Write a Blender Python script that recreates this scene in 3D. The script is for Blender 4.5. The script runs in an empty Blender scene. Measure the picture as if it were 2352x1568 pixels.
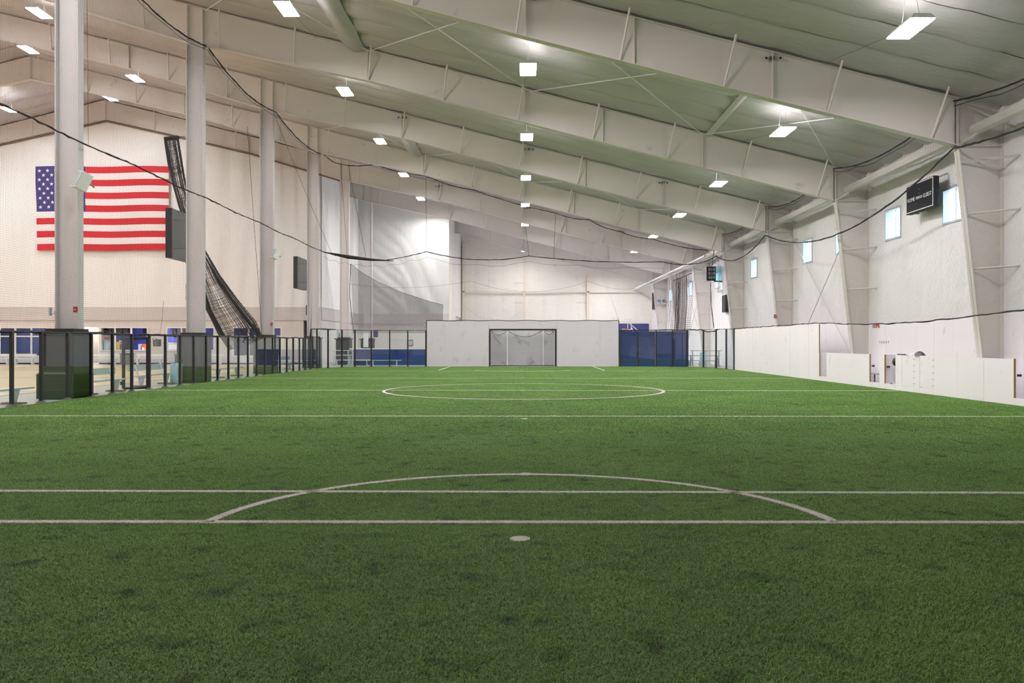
import bpy, math, random
import numpy as np
from mathutils import Vector
random.seed(7); RNG = np.random.default_rng(7)
S = bpy.context.scene; COL = S.collection
F = 1800.0; H = 1.64; VX, VY = 1200.0, 787.0          # focal length in pixels, eye height, vanishing point

# ------------------------------------------------------------------ camera, world, exposure
cam = bpy.data.objects.new('camera', bpy.data.cameras.new('camera')); COL.objects.link(cam)
cam.location = (0, 0, H); cam.rotation_euler = (math.pi/2, 0, 0)
cam.data.sensor_width = 36; cam.data.lens = 36*F/2352; cam.data.sensor_fit = 'HORIZONTAL'
cam.data.shift_x = -(VX-1176)/2352; cam.data.shift_y = (VY-784)/2352
cam.data.clip_end = 500; S.camera = cam
W = bpy.data.worlds.new('world'); S.world = W; W.use_nodes = True
bg = W.node_tree.nodes['Background']; bg.inputs[0].default_value = (0.80, 0.90, 1.0, 1); bg.inputs[1].default_value = 1.0
S.view_settings.view_transform = 'Standard'; S.view_settings.look = 'None'
S.view_settings.gamma = 1; S.view_settings.use_curve_mapping = False
S.view_settings.exposure = 2.48
LAMP = 34.0                                            # radiance of a lamp's diffuser
S.cycles.max_bounces = 8; S.cycles.diffuse_bounces = 4; S.cycles.adaptive_threshold = 0.02; S.cycles.transparent_max_bounces = 24
S.cycles.caustics_reflective = False; S.cycles.caustics_refractive = False
S.cycles.sample_clamp_indirect = 6

# ------------------------------------------------------------------ materials
MATS = {}
def mat(name, col, rough=0.6, metal=0.0, emit=None, estr=0, noise=None, bump=None, spec=0.5, stains=None):
    """noise=(scale, amount), bump=(scale xyz, strength, distance), stains=(scale, colour, low, high)"""
    m = bpy.data.materials.new(name); m.use_nodes = True; MATS[name] = m
    nt = m.node_tree; N, L = nt.nodes, nt.links; b = N['Principled BSDF']
    b.inputs['Roughness'].default_value = rough; b.inputs['Metallic'].default_value = metal
    b.inputs['Specular IOR Level'].default_value = spec
    c = (*col, 1); b.inputs['Base Color'].default_value = c
    geo = N.new('ShaderNodeNewGeometry')
    src = None
    if noise:
        n = N.new('ShaderNodeTexNoise'); n.inputs['Scale'].default_value = noise[0]; n.inputs['Detail'].default_value = 5
        L.new(geo.outputs['Position'], n.inputs['Vector'])
        mx = N.new('ShaderNodeMix'); mx.data_type = 'RGBA'
        L.new(n.outputs['Fac'], mx.inputs[0])
        a = noise[1]
        mx.inputs[6].default_value = tuple(min(1, x*(1-a)) for x in col)+(1,); mx.inputs[7].default_value = tuple(min(1, x*(1+a)) for x in col)+(1,)
        src = mx.outputs[2]
    if stains:
        n = N.new('ShaderNodeTexNoise'); n.inputs['Scale'].default_value = stains[0]; n.inputs['Detail'].default_value = 6
        L.new(geo.outputs['Position'], n.inputs['Vector'])
        r = N.new('ShaderNodeMapRange'); r.inputs[1].default_value = stains[2]; r.inputs[2].default_value = stains[3]
        L.new(n.outputs['Fac'], r.inputs[0])
        mx = N.new('ShaderNodeMix'); mx.data_type = 'RGBA'; L.new(r.outputs[0], mx.inputs[0])
        if src: L.new(src, mx.inputs[6])
        else: mx.inputs[6].default_value = c
        mx.inputs[7].default_value = (*stains[1], 1); src = mx.outputs[2]
    if src: L.new(src, b.inputs['Base Color'])
    if bump:
        mp = N.new('ShaderNodeMapping'); mp.inputs['Scale'].default_value = bump[0]
        n = N.new('ShaderNodeTexNoise'); n.inputs['Scale'].default_value = 1; n.inputs['Detail'].default_value = 4; n.inputs['Distortion'].default_value = 0.6
        bp = N.new('ShaderNodeBump'); bp.inputs['Strength'].default_value = bump[1]; bp.inputs['Distance'].default_value = bump[2]
        L.new(geo.outputs['Position'], mp.inputs[0]); L.new(mp.outputs[0], n.inputs['Vector'])
        L.new(n.outputs['Fac'], bp.inputs['Height']); L.new(bp.outputs[0], b.inputs['Normal'])
    if emit:
        b.inputs['Emission Color'].default_value = (*emit, 1); b.inputs['Emission Strength'].default_value = estr
    return m

def glassmat(name, tint, f0=0.04):
    m = bpy.data.materials.new(name); m.use_nodes = True; nt = m.node_tree; N, L = nt.nodes, nt.links; N.clear()
    out = N.new('ShaderNodeOutputMaterial'); mix = N.new('ShaderNodeMixShader')
    tr = N.new('ShaderNodeBsdfTransparent'); tr.inputs[0].default_value = (*tint, 1)
    gl = N.new('ShaderNodeBsdfGlossy'); gl.inputs['Roughness'].default_value = 0.015; gl.inputs[0].default_value = (1, 1, 1, 1)
    geo = N.new('ShaderNodeNewGeometry'); dot = N.new('ShaderNodeVectorMath'); dot.operation = 'DOT_PRODUCT'
    L.new(geo.outputs['Normal'], dot.inputs[0]); L.new(geo.outputs['Incoming'], dot.inputs[1])
    def mth(op, a, b=None):
        n = N.new('ShaderNodeMath'); n.operation = op
        if hasattr(a, 'name'): L.new(a, n.inputs[0])
        else: n.inputs[0].default_value = a
        if b is not None:
            if hasattr(b, 'name'): L.new(b, n.inputs[1])
            else: n.inputs[1].default_value = b
        return n.outputs[0]
    c = mth('ABSOLUTE', dot.outputs['Value']); k = mth('POWER', mth('SUBTRACT', 1.0, c), 5.0)
    f = mth('ADD', f0, mth('MULTIPLY', k, 1-f0))
    L.new(f, mix.inputs[0]); L.new(tr.outputs[0], mix.inputs[1]); L.new(gl.outputs[0], mix.inputs[2]); L.new(mix.outputs[0], out.inputs[0])
    return m

M_STEEL = mat('white_steel', (0.715, 0.67, 0.635), 0.5, noise=(0.35, 0.06), stains=(1.6, (0.50, 0.46, 0.42), 0.66, 0.80))
M_COLUMN = mat('column_steel', (0.70, 0.67, 0.68), 0.5, noise=(0.5, 0.03))
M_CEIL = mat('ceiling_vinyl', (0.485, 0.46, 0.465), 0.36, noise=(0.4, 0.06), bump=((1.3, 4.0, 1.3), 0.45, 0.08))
M_DECK = mat('roof_deck', (0.5, 0.5, 0.5), 0.8, noise=(1, .05))
M_LINER = mat('wall_vinyl', (0.88, 0.855, 0.87), 0.5, noise=(0.3, 0.02), bump=((2.0, 2.0, 1.5), 0.75, 0.10))
M_DRAPE = mat('white_drape', (0.86, 0.86, 0.85), 0.6, noise=(0.3, 0.02), bump=((1.1, 1.1, 0.28), 0.7, 0.12))
M_LINERB = mat('end_wall_vinyl', (0.84, 0.815, 0.755), 0.5, noise=(0.5, 0.04), bump=((2.0, 2.0, 1.5), 0.6, 0.09), stains=(1.1, (0.70, 0.67, 0.62), 0.62, 0.85))
M_POST = mat('cream_post', (0.78, 0.70, 0.60), 0.5, noise=(1, .04))
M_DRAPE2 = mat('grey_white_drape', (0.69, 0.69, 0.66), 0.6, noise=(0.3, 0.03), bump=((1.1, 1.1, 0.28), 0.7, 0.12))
M_BAND = mat('grey_siding', (0.62, 0.59, 0.58), 0.6, noise=(0.6, 0.04))
M_LOWER = mat('lower_wall', (0.70, 0.66, 0.625), 0.6, noise=(0.6, 0.03))
M_BASE = mat('grey_kickboard', (0.66, 0.65, 0.655), 0.5, noise=(0.6, .03))
M_PLY = mat('white_plywood', (0.89, 0.85, 0.885), 0.42, noise=(0.7, 0.03), stains=(2.4, (0.62, 0.60, 0.57), 0.64, 0.82))
M_GOALB = mat('goal_board', (0.74, 0.70, 0.77), 0.45, noise=(0.8, 0.04), stains=(1.3, (0.52, 0.51, 0.50), 0.60, 0.85))
M_GOALIN = mat('goal_inside', (0.68, 0.67, 0.69), 0.55, noise=(1.2, 0.06), stains=(1.7, (0.36, 0.35, 0.34), 0.58, 0.78))
M_EDGE = mat('raw_plywood_edge', (0.36, 0.22, 0.10), 0.7, noise=(9, 0.2))
M_BLACK = mat('black_metal', (0.018, 0.018, 0.02), 0.4, noise=(3, .1))
M_ROPE = mat('black_rope', (0.022, 0.022, 0.024), 0.85, noise=(20, .3))
M_NET = mat('black_netting', (0.05, 0.048, 0.05), 0.9, noise=(20, .2))
M_NAVY = mat('dark_pad', (0.016, 0.018, 0.024), 0.45, noise=(2, .1))
M_PADCAP = mat('pad_cap', (0.022, 0.018, 0.017), 0.6, noise=(3, .1))
M_BLUE = mat('blue_vinyl', (0.018, 0.05, 0.24), 0.4, noise=(0.8, 0.1))
M_BLUEP = mat('blue_wall_pad', (0.05, 0.055, 0.22), 0.5, noise=(0.8, 0.08))
M_ROOM = mat('snack_bar_blue', (0.06, 0.075, 0.40), 0.6, noise=(0.8, .06))
M_ROOM2 = mat('dark_blue_room', (0.025, 0.04, 0.16), 0.6, noise=(0.8, .1))
M_CREAM = mat('cream_passage', (0.75, 0.68, 0.55), 0.6, noise=(1, .03))
M_WOOD = mat('maple_floor', (0.66, 0.48, 0.29), 0.28, noise=(1.2, 0.06))
M_CONC = mat('grey_floor', (0.40, 0.40, 0.42), 0.35, noise=(0.8, 0.06))
M_ALU = mat('aluminium_bench', (0.62, 0.68, 0.72), 0.35, 0.25, noise=(3, .05))
M_WBENCH = mat('white_bench', (0.80, 0.80, 0.80), 0.45, noise=(3, .03))
M_PALEB = mat('pale_blue_plastic', (0.45, 0.66, 0.80), 0.45, noise=(3, .04))
M_GREYP = mat('grey_plastic', (0.45, 0.50, 0.52), 0.5, noise=(4, .06))
M_WHITE = mat('white_paint', (0.85, 0.85, 0.84), 0.45, noise=(3, .02))
M_FRAMEW = mat('window_frame_white', (0.55, 0.66, 0.72), 0.45, noise=(3, .02))
M_RED = mat('red_plastic', (0.45, 0.05, 0.03), 0.5, noise=(3, .1))
M_ORANGE = mat('orange_rim', (0.75, 0.13, 0.05), 0.5, noise=(3, .1))
M_YELLOW = mat('yellow_box', (0.75, 0.50, 0.08), 0.5, noise=(3, .1))
M_TEAL = mat('teal_plastic', (0.02, 0.42, 0.42), 0.5, noise=(3, .1))
M_BROWN = mat('brown_wood', (0.20, 0.13, 0.08), 0.6, noise=(6, .2))
M_FRED = mat('flag_red', (0.62, 0.018, 0.03), 0.75, noise=(1, .05))
M_FWHITE = mat('flag_white', (0.82, 0.79, 0.80), 0.75, noise=(1, .02))
M_FBLUE = mat('flag_blue', (0.055, 0.045, 0.20), 0.75, noise=(1, .08))
M_BOARD = mat('scoreboard_face', (0.010, 0.010, 0.016), 0.6, noise=(3, .1), spec=.15)
M_SCREY = mat('scoreboard_back', (0.17, 0.17, 0.17), 0.55, noise=(1, .1))
M_LETTER = mat('white_letter', (0.85, 0.85, 0.85), 0.6, noise=(3, .02))
M_LAMP = mat('lamp_diffuser', (0.9, 0.9, 0.9), 0.5, emit=(1, 0.97, 0.96), estr=LAMP)
M_UPL = mat('lamp_top_slot', (0.9, 0.9, 0.9), 0.5, emit=(1, 0.985, 0.965), estr=LAMP*0.16)
M_GLASS = glassmat('fence_glass', (0.93, 0.965, 0.95))
M_WGLASS = glassmat('window_glass', (0.95, 0.985, 1.0))
M_BBGLASS = glassmat('backboard_glass', (0.62, 0.84, 0.90), 0.06)
M_LINE = mat('white_turf_line', (0.62, 0.58, 0.55), 0.9, noise=(14, .2))

# ------------------------------------------------------------------ mesh helpers
class MB:
    def __init__(s): s.v = []; s.f = []
    def quad(s, a, b, c, d):
        n = len(s.v); s.v += [a, b, c, d]; s.f.append((n, n+1, n+2, n+3)); return s
    def hexa(s, p):                                   # 8 points: bottom 4 (ccw) then top 4
        n = len(s.v); s.v += [tuple(q) for q in p]
        for f in ((3,2,1,0),(4,5,6,7),(0,1,5,4),(1,2,6,5),(2,3,7,6),(3,0,4,7)): s.f.append(tuple(n+i for i in f))
        return s
    def box(s, x0, x1, y0, y1, z0, z1):
        return s.hexa([(x0,y0,z0),(x1,y0,z0),(x1,y1,z0),(x0,y1,z0),(x0,y0,z1),(x1,y0,z1),(x1,y1,z1),(x0,y1,z1)])
    def cham(s, x0, x1, y0, y1, z0, z1, c):           # box with chamfered vertical edges and top
        pts = [(x0+c,y0),(x1-c,y0),(x1,y0+c),(x1,y1-c),(x1-c,y1),(x0+c,y1),(x0,y1-c),(x0,y0+c)]
        cx, cy = (x0+x1)/2, (y0+y1)/2; kx = 1-2*c/(x1-x0); ky = 1-2*c/(y1-y0)
        n = len(s.v)
        s.v += [(x,y,z0) for x,y in pts]+[(x,y,z1-c) for x,y in pts]+[(cx+(x-cx)*kx,cy+(y-cy)*ky,z1) for x,y in pts]
        for r in (0, 8):
            for i in range(8): s.f.append((n+r+i, n+r+(i+1)%8, n+r+8+(i+1)%8, n+r+8+i))
        s.f.append(tuple(n+16+i for i in range(8))); s.f.append(tuple(n+7-i for i in range(8))); return s
    def prism(s, poly, y0, y1):                       # polygon in x,z run along y
        n = len(s.v); k = len(poly)
        s.v += [(x,y0,z) for x,z in poly]+[(x,y1,z) for x,z in poly]
        s.f.append(tuple(n+i for i in range(k))); s.f.append(tuple(n+2*k-1-i for i in range(k)))
        for i in range(k):
            j = (i+1) % k; s.f.append((n+j, n+i, n+k+i, n+k+j))
        return s
    def tube(s, pts, r, n=6, caps=True):
        pts = [Vector(p) for p in pts]; b = len(s.v); k = len(pts)
        for i, p in enumerate(pts):
            d = (pts[min(i+1,k-1)]-pts[max(i-1,0)])
            d = d.normalized() if d.length > 1e-9 else Vector((0,0,1))
            u = d.cross(Vector((0,0,1)) if abs(d.z) < 0.9 else Vector((0,1,0))).normalized(); w = d.cross(u)
            rr = r[i] if isinstance(r, (list, tuple)) else r
            for q in range(n):
                a = 2*math.pi*q/n; s.v.append(tuple(p+u*(math.cos(a)*rr)+w*(math.sin(a)*rr)))
        for i in range(k-1):
            for q in range(n):
                s.f.append((b+i*n+q, b+i*n+(q+1)%n, b+(i+1)*n+(q+1)%n, b+(i+1)*n+q))
        if caps and n > 2:
            s.f.append(tuple(b+n-1-q for q in range(n))); s.f.append(tuple(b+(k-1)*n+q for q in range(n)))
        return s
    def bar(s, a, b, w, t=None):
        return s.tube([a, b], w*0.7071, 4) if t is None else s.tube([a, b], w, 4)
    def disc(s, c, r, ax='z', n=24, ry=None):
        b = len(s.v); ry = ry or r
        for i in range(n):
            a = 2*math.pi*i/n; u, v = math.cos(a)*r, math.sin(a)*ry
            s.v.append((c[0]+u, c[1]+v, c[2]) if ax == 'z' else (c[0]+u, c[1], c[2]+v) if ax == 'y' else (c[0], c[1]+u, c[2]+v))
        s.f.append(tuple(range(b, b+n))); return s
    def grid(s, fn, nu, nv):
        b = len(s.v)
        for i in range(nu+1):
            for j in range(nv+1): s.v.append(tuple(fn(i/nu, j/nv)))
        for i in range(nu):
            for j in range(nv):
                a = b+i*(nv+1)+j; s.f.append((a, a+1, a+nv+2, a+nv+1))
        return s
    def mesh(s, name, m, smooth=False):
        me = bpy.data.meshes.new(name); me.from_pydata(s.v, [], s.f); me.materials.append(m)
        if smooth: me.polygons.foreach_set('use_smooth', [True]*len(me.polygons))
        me.update(); return me
    def build(s, name, m, parent=None, smooth=False): return link(name, s.mesh(name, m, smooth), parent)

def link(name, me, parent=None, loc=None, rot=None):
    o = bpy.data.objects.new(name, me); COL.objects.link(o)
    if parent is not None: o.parent = parent
    if loc: o.location = loc
    if rot: o.rotation_euler = rot
    return o
def tag(o, label, cat, group=None, kind=None):
    o['label'] = label; o['category'] = cat
    if group: o['group'] = group
    if kind: o['kind'] = kind
    return o
def thing(name, label, cat, loc=(0,0,0), rz=0, group=None):
    o = bpy.data.objects.new(name, None); COL.objects.link(o); o.location = loc; o.rotation_euler = (0,0,rz)
    o.empty_display_size = 0.2
    return tag(o, label, cat, group)
def struct(o, label, cat='wall'):
    o['kind'] = 'structure'; o['label'] = label; o['category'] = cat; return o
def dup(o, loc, rz=0, label=None, group=None):
    def cp(a, par):
        c = a.copy(); COL.objects.link(c); c.parent = par
        for k in list(a.children): cp(k, c)
        return c
    r = cp(o, None); r.location = loc; r.rotation_euler = (0,0,rz)
    if label: r['label'] = label
    if group: r['group'] = group
    return r
def at(px, py, d): return Vector(((px-VX)/F*d, d, H+(VY-py)/F*d))
def XofP(px, d): return (px-VX)/F*d
ORD = ['nearest','second','third','fourth','fifth','sixth','seventh','eighth','ninth','tenth','eleventh','twelfth']

# ------------------------------------------------------------------ the building's grid
FR = [23.6, 32.75, 41.9, 51.05, 60.2, 69.35, 78.5]      # steel frames
YB = 87.6                                                # end wall
XW = 14.4                                                # right wall
YF = 60.5; XL = -15.6; YR = 74.3; XP = -6.95             # flag wall, its return, rear left wall, partition
Y0 = -5.0                                                # wall behind the camera
def ZT(x): return 8.97+(13-x)*0.25 if x >= -32 else 8.97+45*0.25-(-32-x)*0.25
BOT = [(13.05,7.57),(5,9.58),(0,10.86),(-6.3,12.55),(-13.3,14.05),(-14.0,14.2),(-21,16.3),(-26,17.45),(-32,18.8),(-40,17.0),(-50,14.4)]
def ZB(x):
    for (a, za), (b, zb) in zip(BOT, BOT[1:]):
        if b <= x <= a: return za+(zb-za)*(a-x)/(a-b)
    return BOT[0][1]

# ------------------------------------------------------------------ floors
def turf_material(blade):
    m = bpy.data.materials.new('turf_blades' if blade else 'turf_base'); m.use_nodes = True
    nt = m.node_tree; N, L = nt.nodes, nt.links; b = N['Principled BSDF']; b.inputs['Roughness'].default_value = 0.6
    b.inputs['Specular IOR Level'].default_value = 0.25
    geo = N.new('ShaderNodeNewGeometry')
    def noise(scale, detail, lo, hi):
        n = N.new('ShaderNodeTexNoise'); n.inputs['Scale'].default_value = scale; n.inputs['Detail'].default_value = detail
        L.new(geo.outputs['Position'], n.inputs['Vector'])
        r = N.new('ShaderNodeMapRange'); r.inputs[1].default_value = lo; r.inputs[2].default_value = hi; L.new(n.outputs['Fac'], r.inputs[0]); return r.outputs[0]
    def mix(f, a, c):
        mx = N.new('ShaderNodeMix'); mx.data_type = 'RGBA'
        for s_, v in ((0, f), (6, a), (7, c)):
            if hasattr(v, 'name'): L.new(v, mx.inputs[s_])
            else: mx.inputs[s_].default_value = v if s_ == 0 else (*v, 1)
        return mx.outputs[2]
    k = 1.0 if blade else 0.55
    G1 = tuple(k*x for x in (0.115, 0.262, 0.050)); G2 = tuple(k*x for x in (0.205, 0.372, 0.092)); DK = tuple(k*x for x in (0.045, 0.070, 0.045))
    c = mix(noise(0.55, 4, 0.3, 0.7), G1, G2)
    if blade:
        at_ = N.new('ShaderNodeAttribute'); at_.attribute_name = 'tone'
        c = mix(at_.outputs['Fac'], c, (0.36, 0.535, 0.165))
    c = mix(noise(3.4, 8, 0.56, 0.82), c, DK)
    # the painted lines, as yarn of another colour (world position)
    sep = N.new('ShaderNodeSeparateXYZ'); L.new(geo.outputs['Position'], sep.inputs[0]); X, Y = sep.outputs[0], sep.outputs[1]
    def mth(op, a, d=None, e=None):
        n = N.new('ShaderNodeMath'); n.operation = op
        for i, v in enumerate((a, d, e)):
            if v is None: continue
            if hasattr(v, 'name'): L.new(v, n.inputs[i])
            else: n.inputs[i].default_value = v
        return n.outputs[0]
    masks = []
    for a0, sl in LINES: masks.append(mth('LESS_THAN', mth('ABSOLUTE', mth('SUBTRACT', Y, mth('MULTIPLY_ADD', X, sl, a0))), 0.05))
    for cx, cy, rx, ry, ylo, yhi in ARCS:
        u = mth('DIVIDE', mth('SUBTRACT', X, cx), rx); v = mth('DIVIDE', mth('SUBTRACT', Y, cy), ry)
        rr = mth('SQRT', mth('ADD', mth('MULTIPLY', u, u), mth('MULTIPLY', v, v)))
        q = mth('LESS_THAN', mth('ABSOLUTE', mth('SUBTRACT', rr, 1.0)), 0.05/rx)
        if ylo is not None: q = mth('MULTIPLY', q, mth('GREATER_THAN', Y, ylo))
        if yhi is not None: q = mth('MULTIPLY', q, mth('LESS_THAN', Y, yhi))
        masks.append(q)
    for cx, cy, r in SPOTS:
        u = mth('SUBTRACT', X, cx); v = mth('SUBTRACT', Y, cy)
        masks.append(mth('LESS_THAN', mth('ADD', mth('MULTIPLY', u, u), mth('MULTIPLY', v, v)), r*r))
    for x0, ya, yb in SIDES:
        q = mth('LESS_THAN', mth('ABSOLUTE', mth('SUBTRACT', X, x0)), 0.05)
        masks.append(mth('MULTIPLY', q, mth('MULTIPLY', mth('GREATER_THAN', Y, ya), mth('LESS_THAN', Y, yb))))
    t = masks[0]
    for q in masks[1:]: t = mth('MAXIMUM', t, q)
    wc = mix(noise(30, 2, 0.35, 0.75), (0.90, 0.87, 0.84), (0.62, 0.59, 0.57))
    c = mix(t, c, wc)
    L.new(c, b.inputs['Base Color'])
    return m
LINES = [(7.13, -0.003), (8.57, -0.0103), (17.41, -0.0092), (26.66, -0.0145), (35.75, -0.005), (45.0, -0.003)]
ARCS = [(-0.01, 6.95, 2.86, 2.76, 7.13, None), (0.04, 26.77, 4.72, 4.37, None, None), (0.0, 47.0, 2.86, 2.75, None, 46.3)]
SPOTS = [(-0.02, 6.52, 0.085), (0.04, 9.72, 0.09), (0.04, 16.8, 0.08), (-0.01, 26.72, 0.11), (0.0, 36.7, 0.09), (-0.07, 46.9, 0.1)]
SIDES = [(-4.92, 46.1, 53.95), (4.82, 46.1, 53.95)]
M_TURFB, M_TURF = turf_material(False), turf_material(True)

def inside_field(x, y):
    if not (-13.1 < x < 12.9 and Y0 < y < 53.98): return False
    for cx, sx in ((-10.2, -1), (9.9, 1)):
        if (x-cx)*sx > 0 and y > 51.1:
            if math.hypot(x-cx, y-51.1) > 2.95: return False
    return True
o = MB().box(-60, 20, Y0-1, YB+2, -0.30, -0.02).build('floor', M_CONC); struct(o, 'grey concrete floor around the turf and under the stands', 'floor')
o = MB().box(-60, -16.2, Y0, 58.6, -0.03, -0.005).build('floor_court', M_WOOD); struct(o, 'pale maple court floor in the hall behind the left fence', 'floor')
mb = MB()
for yy in (26.0, 36.5, 47.0): mb.box(-60, -16.2, yy, yy+0.9, -0.006, -0.003)
mb.build('court_marking', M_CONC, o)
cor = [(-13.02, Y0), (12.85, Y0), (12.85, 50.2)]
cor += [(9.95+2.85*math.cos(a), 51.1+2.85*math.sin(a)) for a in np.linspace(0, math.pi/2, 8)]
cor += [(-10.2+2.85*math.cos(a), 51.1+2.85*math.sin(a)) for a in np.linspace(math.pi/2, math.pi, 8)]
mb = MB(); n = len(cor); mb.v = [(x, y, 0.0) for x, y in cor]; mb.f = [tuple(range(n))]
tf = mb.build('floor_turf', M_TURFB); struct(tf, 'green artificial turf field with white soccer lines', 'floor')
# painted lines: slim strips lying in the pile
def strip_line(pts, w, name='field_line'):
    mb = MB(); pts = [Vector((*p, 0.012 if p[1] < 21 else 0.026)) for p in pts]; L_, R_ = [], []
    for i, p in enumerate(pts):
        d = (pts[min(i+1, len(pts)-1)]-pts[max(i-1, 0)]).normalized(); q = Vector((-d.y, d.x, 0))*w/2
        L_.append(tuple(p+q)); R_.append(tuple(p-q))
    for i in range(len(pts)-1): mb.quad(R_[i], R_[i+1], L_[i+1], L_[i])
    return mb.build(name, M_LINE, tf)
for a0, sl in LINES:
    xl, xr = (-12.95, 12.7) if a0 < 44 else (-12.9, 12.5)
    strip_line([(xl, a0+sl*xl), (xr, a0+sl*xr)], 0.10)
for cx, cy, rx, ry, ylo, yhi in ARCS:
    a0, a1 = 0, 2*math.pi
    if ylo is not None: t = math.asin((ylo-cy)/ry); a0, a1 = t, math.pi-t
    if yhi is not None: t = math.asin((yhi-cy)/ry); a0, a1 = math.pi-t, 2*math.pi+t
    strip_line([(cx+rx*math.cos(a), cy+ry*math.sin(a)) for a in np.linspace(a0, a1, 73)], 0.10, 'field_arc')
for cx, cy, r in SPOTS: MB().disc((cx, cy, 0.013), r, n=20).build('field_spot', M_LINE, tf)
for x0, ya, yb in SIDES: strip_line([(x0, ya), (x0, yb)], 0.10)
# the pile: one square metre of blades, laid over the field by a node group
def blade_tile(nb, wd):
    p = RNG.random((nb, 2))-0.5; a = RNG.random(nb)*2*math.pi; hgt = 0.012+0.012*RNG.random(nb); ln = 0.008+0.028*RNG.random(nb); w = wd*(1+0.9*RNG.random(nb))
    d = np.stack([np.cos(a), np.sin(a)], 1); q = np.stack([-d[:, 1], d[:, 0]], 1)*w[:, None]
    V = np.zeros((nb, 5, 3))
    V[:, 0, :2] = p-q; V[:, 1, :2] = p+q
    m_ = p+d*(ln*0.35)[:, None]; V[:, 2, :2] = m_+q*.9; V[:, 3, :2] = m_-q*.9; V[:, 2:4, 2] = (hgt*0.75)[:, None]
    V[:, 4, :2] = p+d*ln[:, None]; V[:, 4, 2] = hgt
    me = bpy.data.meshes.new('turf_tile'); base = (np.arange(nb)*5)[:, None]
    fa = (base+np.array([0, 1, 2, 3])).tolist(); fb = (base+np.array([3, 2, 4])).tolist()
    me.from_pydata(V.reshape(-1, 3).tolist(), [], fa+fb); me.materials.append(M_TURF)
    at_ = me.attributes.new('tone', 'FLOAT', 'POINT'); at_.data.foreach_set('value', np.repeat(RNG.random(nb)**2*0.75, 5))
    me.update(); return bpy.data.objects.new('turf_tile', me)
tiles = [blade_tile(17000, .0010), blade_tile(6500, .0017)]
def turf_pile(name, pts, tile, label):
    me = bpy.data.meshes.new(name); me.from_pydata(pts, [], []); o = link(name, me)
    g = bpy.data.node_groups.new(name, 'GeometryNodeTree')
    g.interface.new_socket('Geometry', in_out='INPUT', socket_type='NodeSocketGeometry'); g.interface.new_socket('Geometry', in_out='OUTPUT', socket_type='NodeSocketGeometry')
    N, L = g.nodes, g.links; gi, go = N.new('NodeGroupInput'), N.new('NodeGroupOutput')
    ip = N.new('GeometryNodeInstanceOnPoints'); oi = N.new('GeometryNodeObjectInfo'); oi.inputs['Object'].default_value = tile
    rv = N.new('FunctionNodeRandomValue'); rv.data_type = 'INT'; rv.inputs['Min'].default_value = 0; rv.inputs['Max'].default_value = 3
    mu = N.new('ShaderNodeMath'); mu.operation = 'MULTIPLY'; mu.inputs[1].default_value = math.pi/2
    cx = N.new('ShaderNodeCombineXYZ')
    L.new([s for s in rv.outputs if s.type == 'INT'][0], mu.inputs[0]); L.new(mu.outputs[0], cx.inputs[2])
    L.new(gi.outputs[0], ip.inputs['Points']); L.new(oi.outputs['Geometry'], ip.inputs['Instance']); L.new(cx.outputs[0], ip.inputs['Rotation'])
    L.new(ip.outputs[0], go.inputs[0])
    md = o.modifiers.new('pile', 'NODES'); md.node_group = g
    o['kind'] = 'stuff'; o['label'] = label; o['category'] = 'turf'; return o
near, far = [], []
for i in range(26):
    for j in range(2, 54):
        x, y = -13.05+.9965*(i+.5), j+0.45
        if all(inside_field(x+a, y+b) for a in (-.5, .5) for b in (-.5, .5)): (near if y < 14 else far).append((x, y, 0))
turf_pile('turf_pile', near, tiles[0], 'short green turf fibres of the field nearest the camera')
turf_pile('turf_pile', far, tiles[1], 'short green turf fibres of the field beyond the first cross line')

# ------------------------------------------------------------------ ceiling
mb = MB()
mb.prism([(15.2, ZT(15.2)+.30), (-32, ZT(-32)+.30), (-62, ZT(-62)+.30), (-62, ZT(-62)+.45), (-32, ZT(-32)+.45), (15.2, ZT(15.2)+.45)], Y0-1, YB+1.5)
ceil = mb.build('ceiling', M_DECK); struct(ceil, 'sloping white vinyl insulated roof over the whole hall', 'ceiling')
def strip_mesh(x0, x1, wd, var):
    nx = int(abs(x1-x0)/0.4); mb = MB()
    def fn(u, v):
        x = x0+(x1-x0)*u; s = (x*0.64) % 1.0
        sag = 0.04*math.sin(math.pi*s)+(0.15*math.sin(math.pi*v)**0.55 if 0 < v < 1 else 0)
        return (x, (v-0.5)*(wd-.022), ZT(x)+0.20-sag+0.012*math.sin(x*1.7+var*2+v*3))
    mb.grid(fn, nx, 10); return mb.mesh('insulation_strip', M_CEIL, True)
ends = [Y0-0.3]+[f-9.15*k for f in FR[:1] for k in (3, 2, 1)]+FR+[YB+.3]
ends = sorted(set(round(e, 2) for e in ends if e > Y0-0.5))
smesh = {}
for a, b in zip(ends, ends[1:]):
    n = max(1, round((b-a)/1.525)); wd = (b-a)/n
    for k in range(n):
        yc = a+(k+0.5)*wd; spans = [(14.9, -32), (-32, -52)] if yc < YF+0.5 else ([(14.9, XL-.3)] if yc < YR+.5 else [(14.9, XP-.3)])
        for sp in spans:
            key = (sp, round(wd, 3), k % 3)
            if key not in smesh: smesh[key] = strip_mesh(sp[0], sp[1], wd, k % 3)
            link('insulation_strip', smesh[key], ceil, (0, yc, 0))

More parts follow.
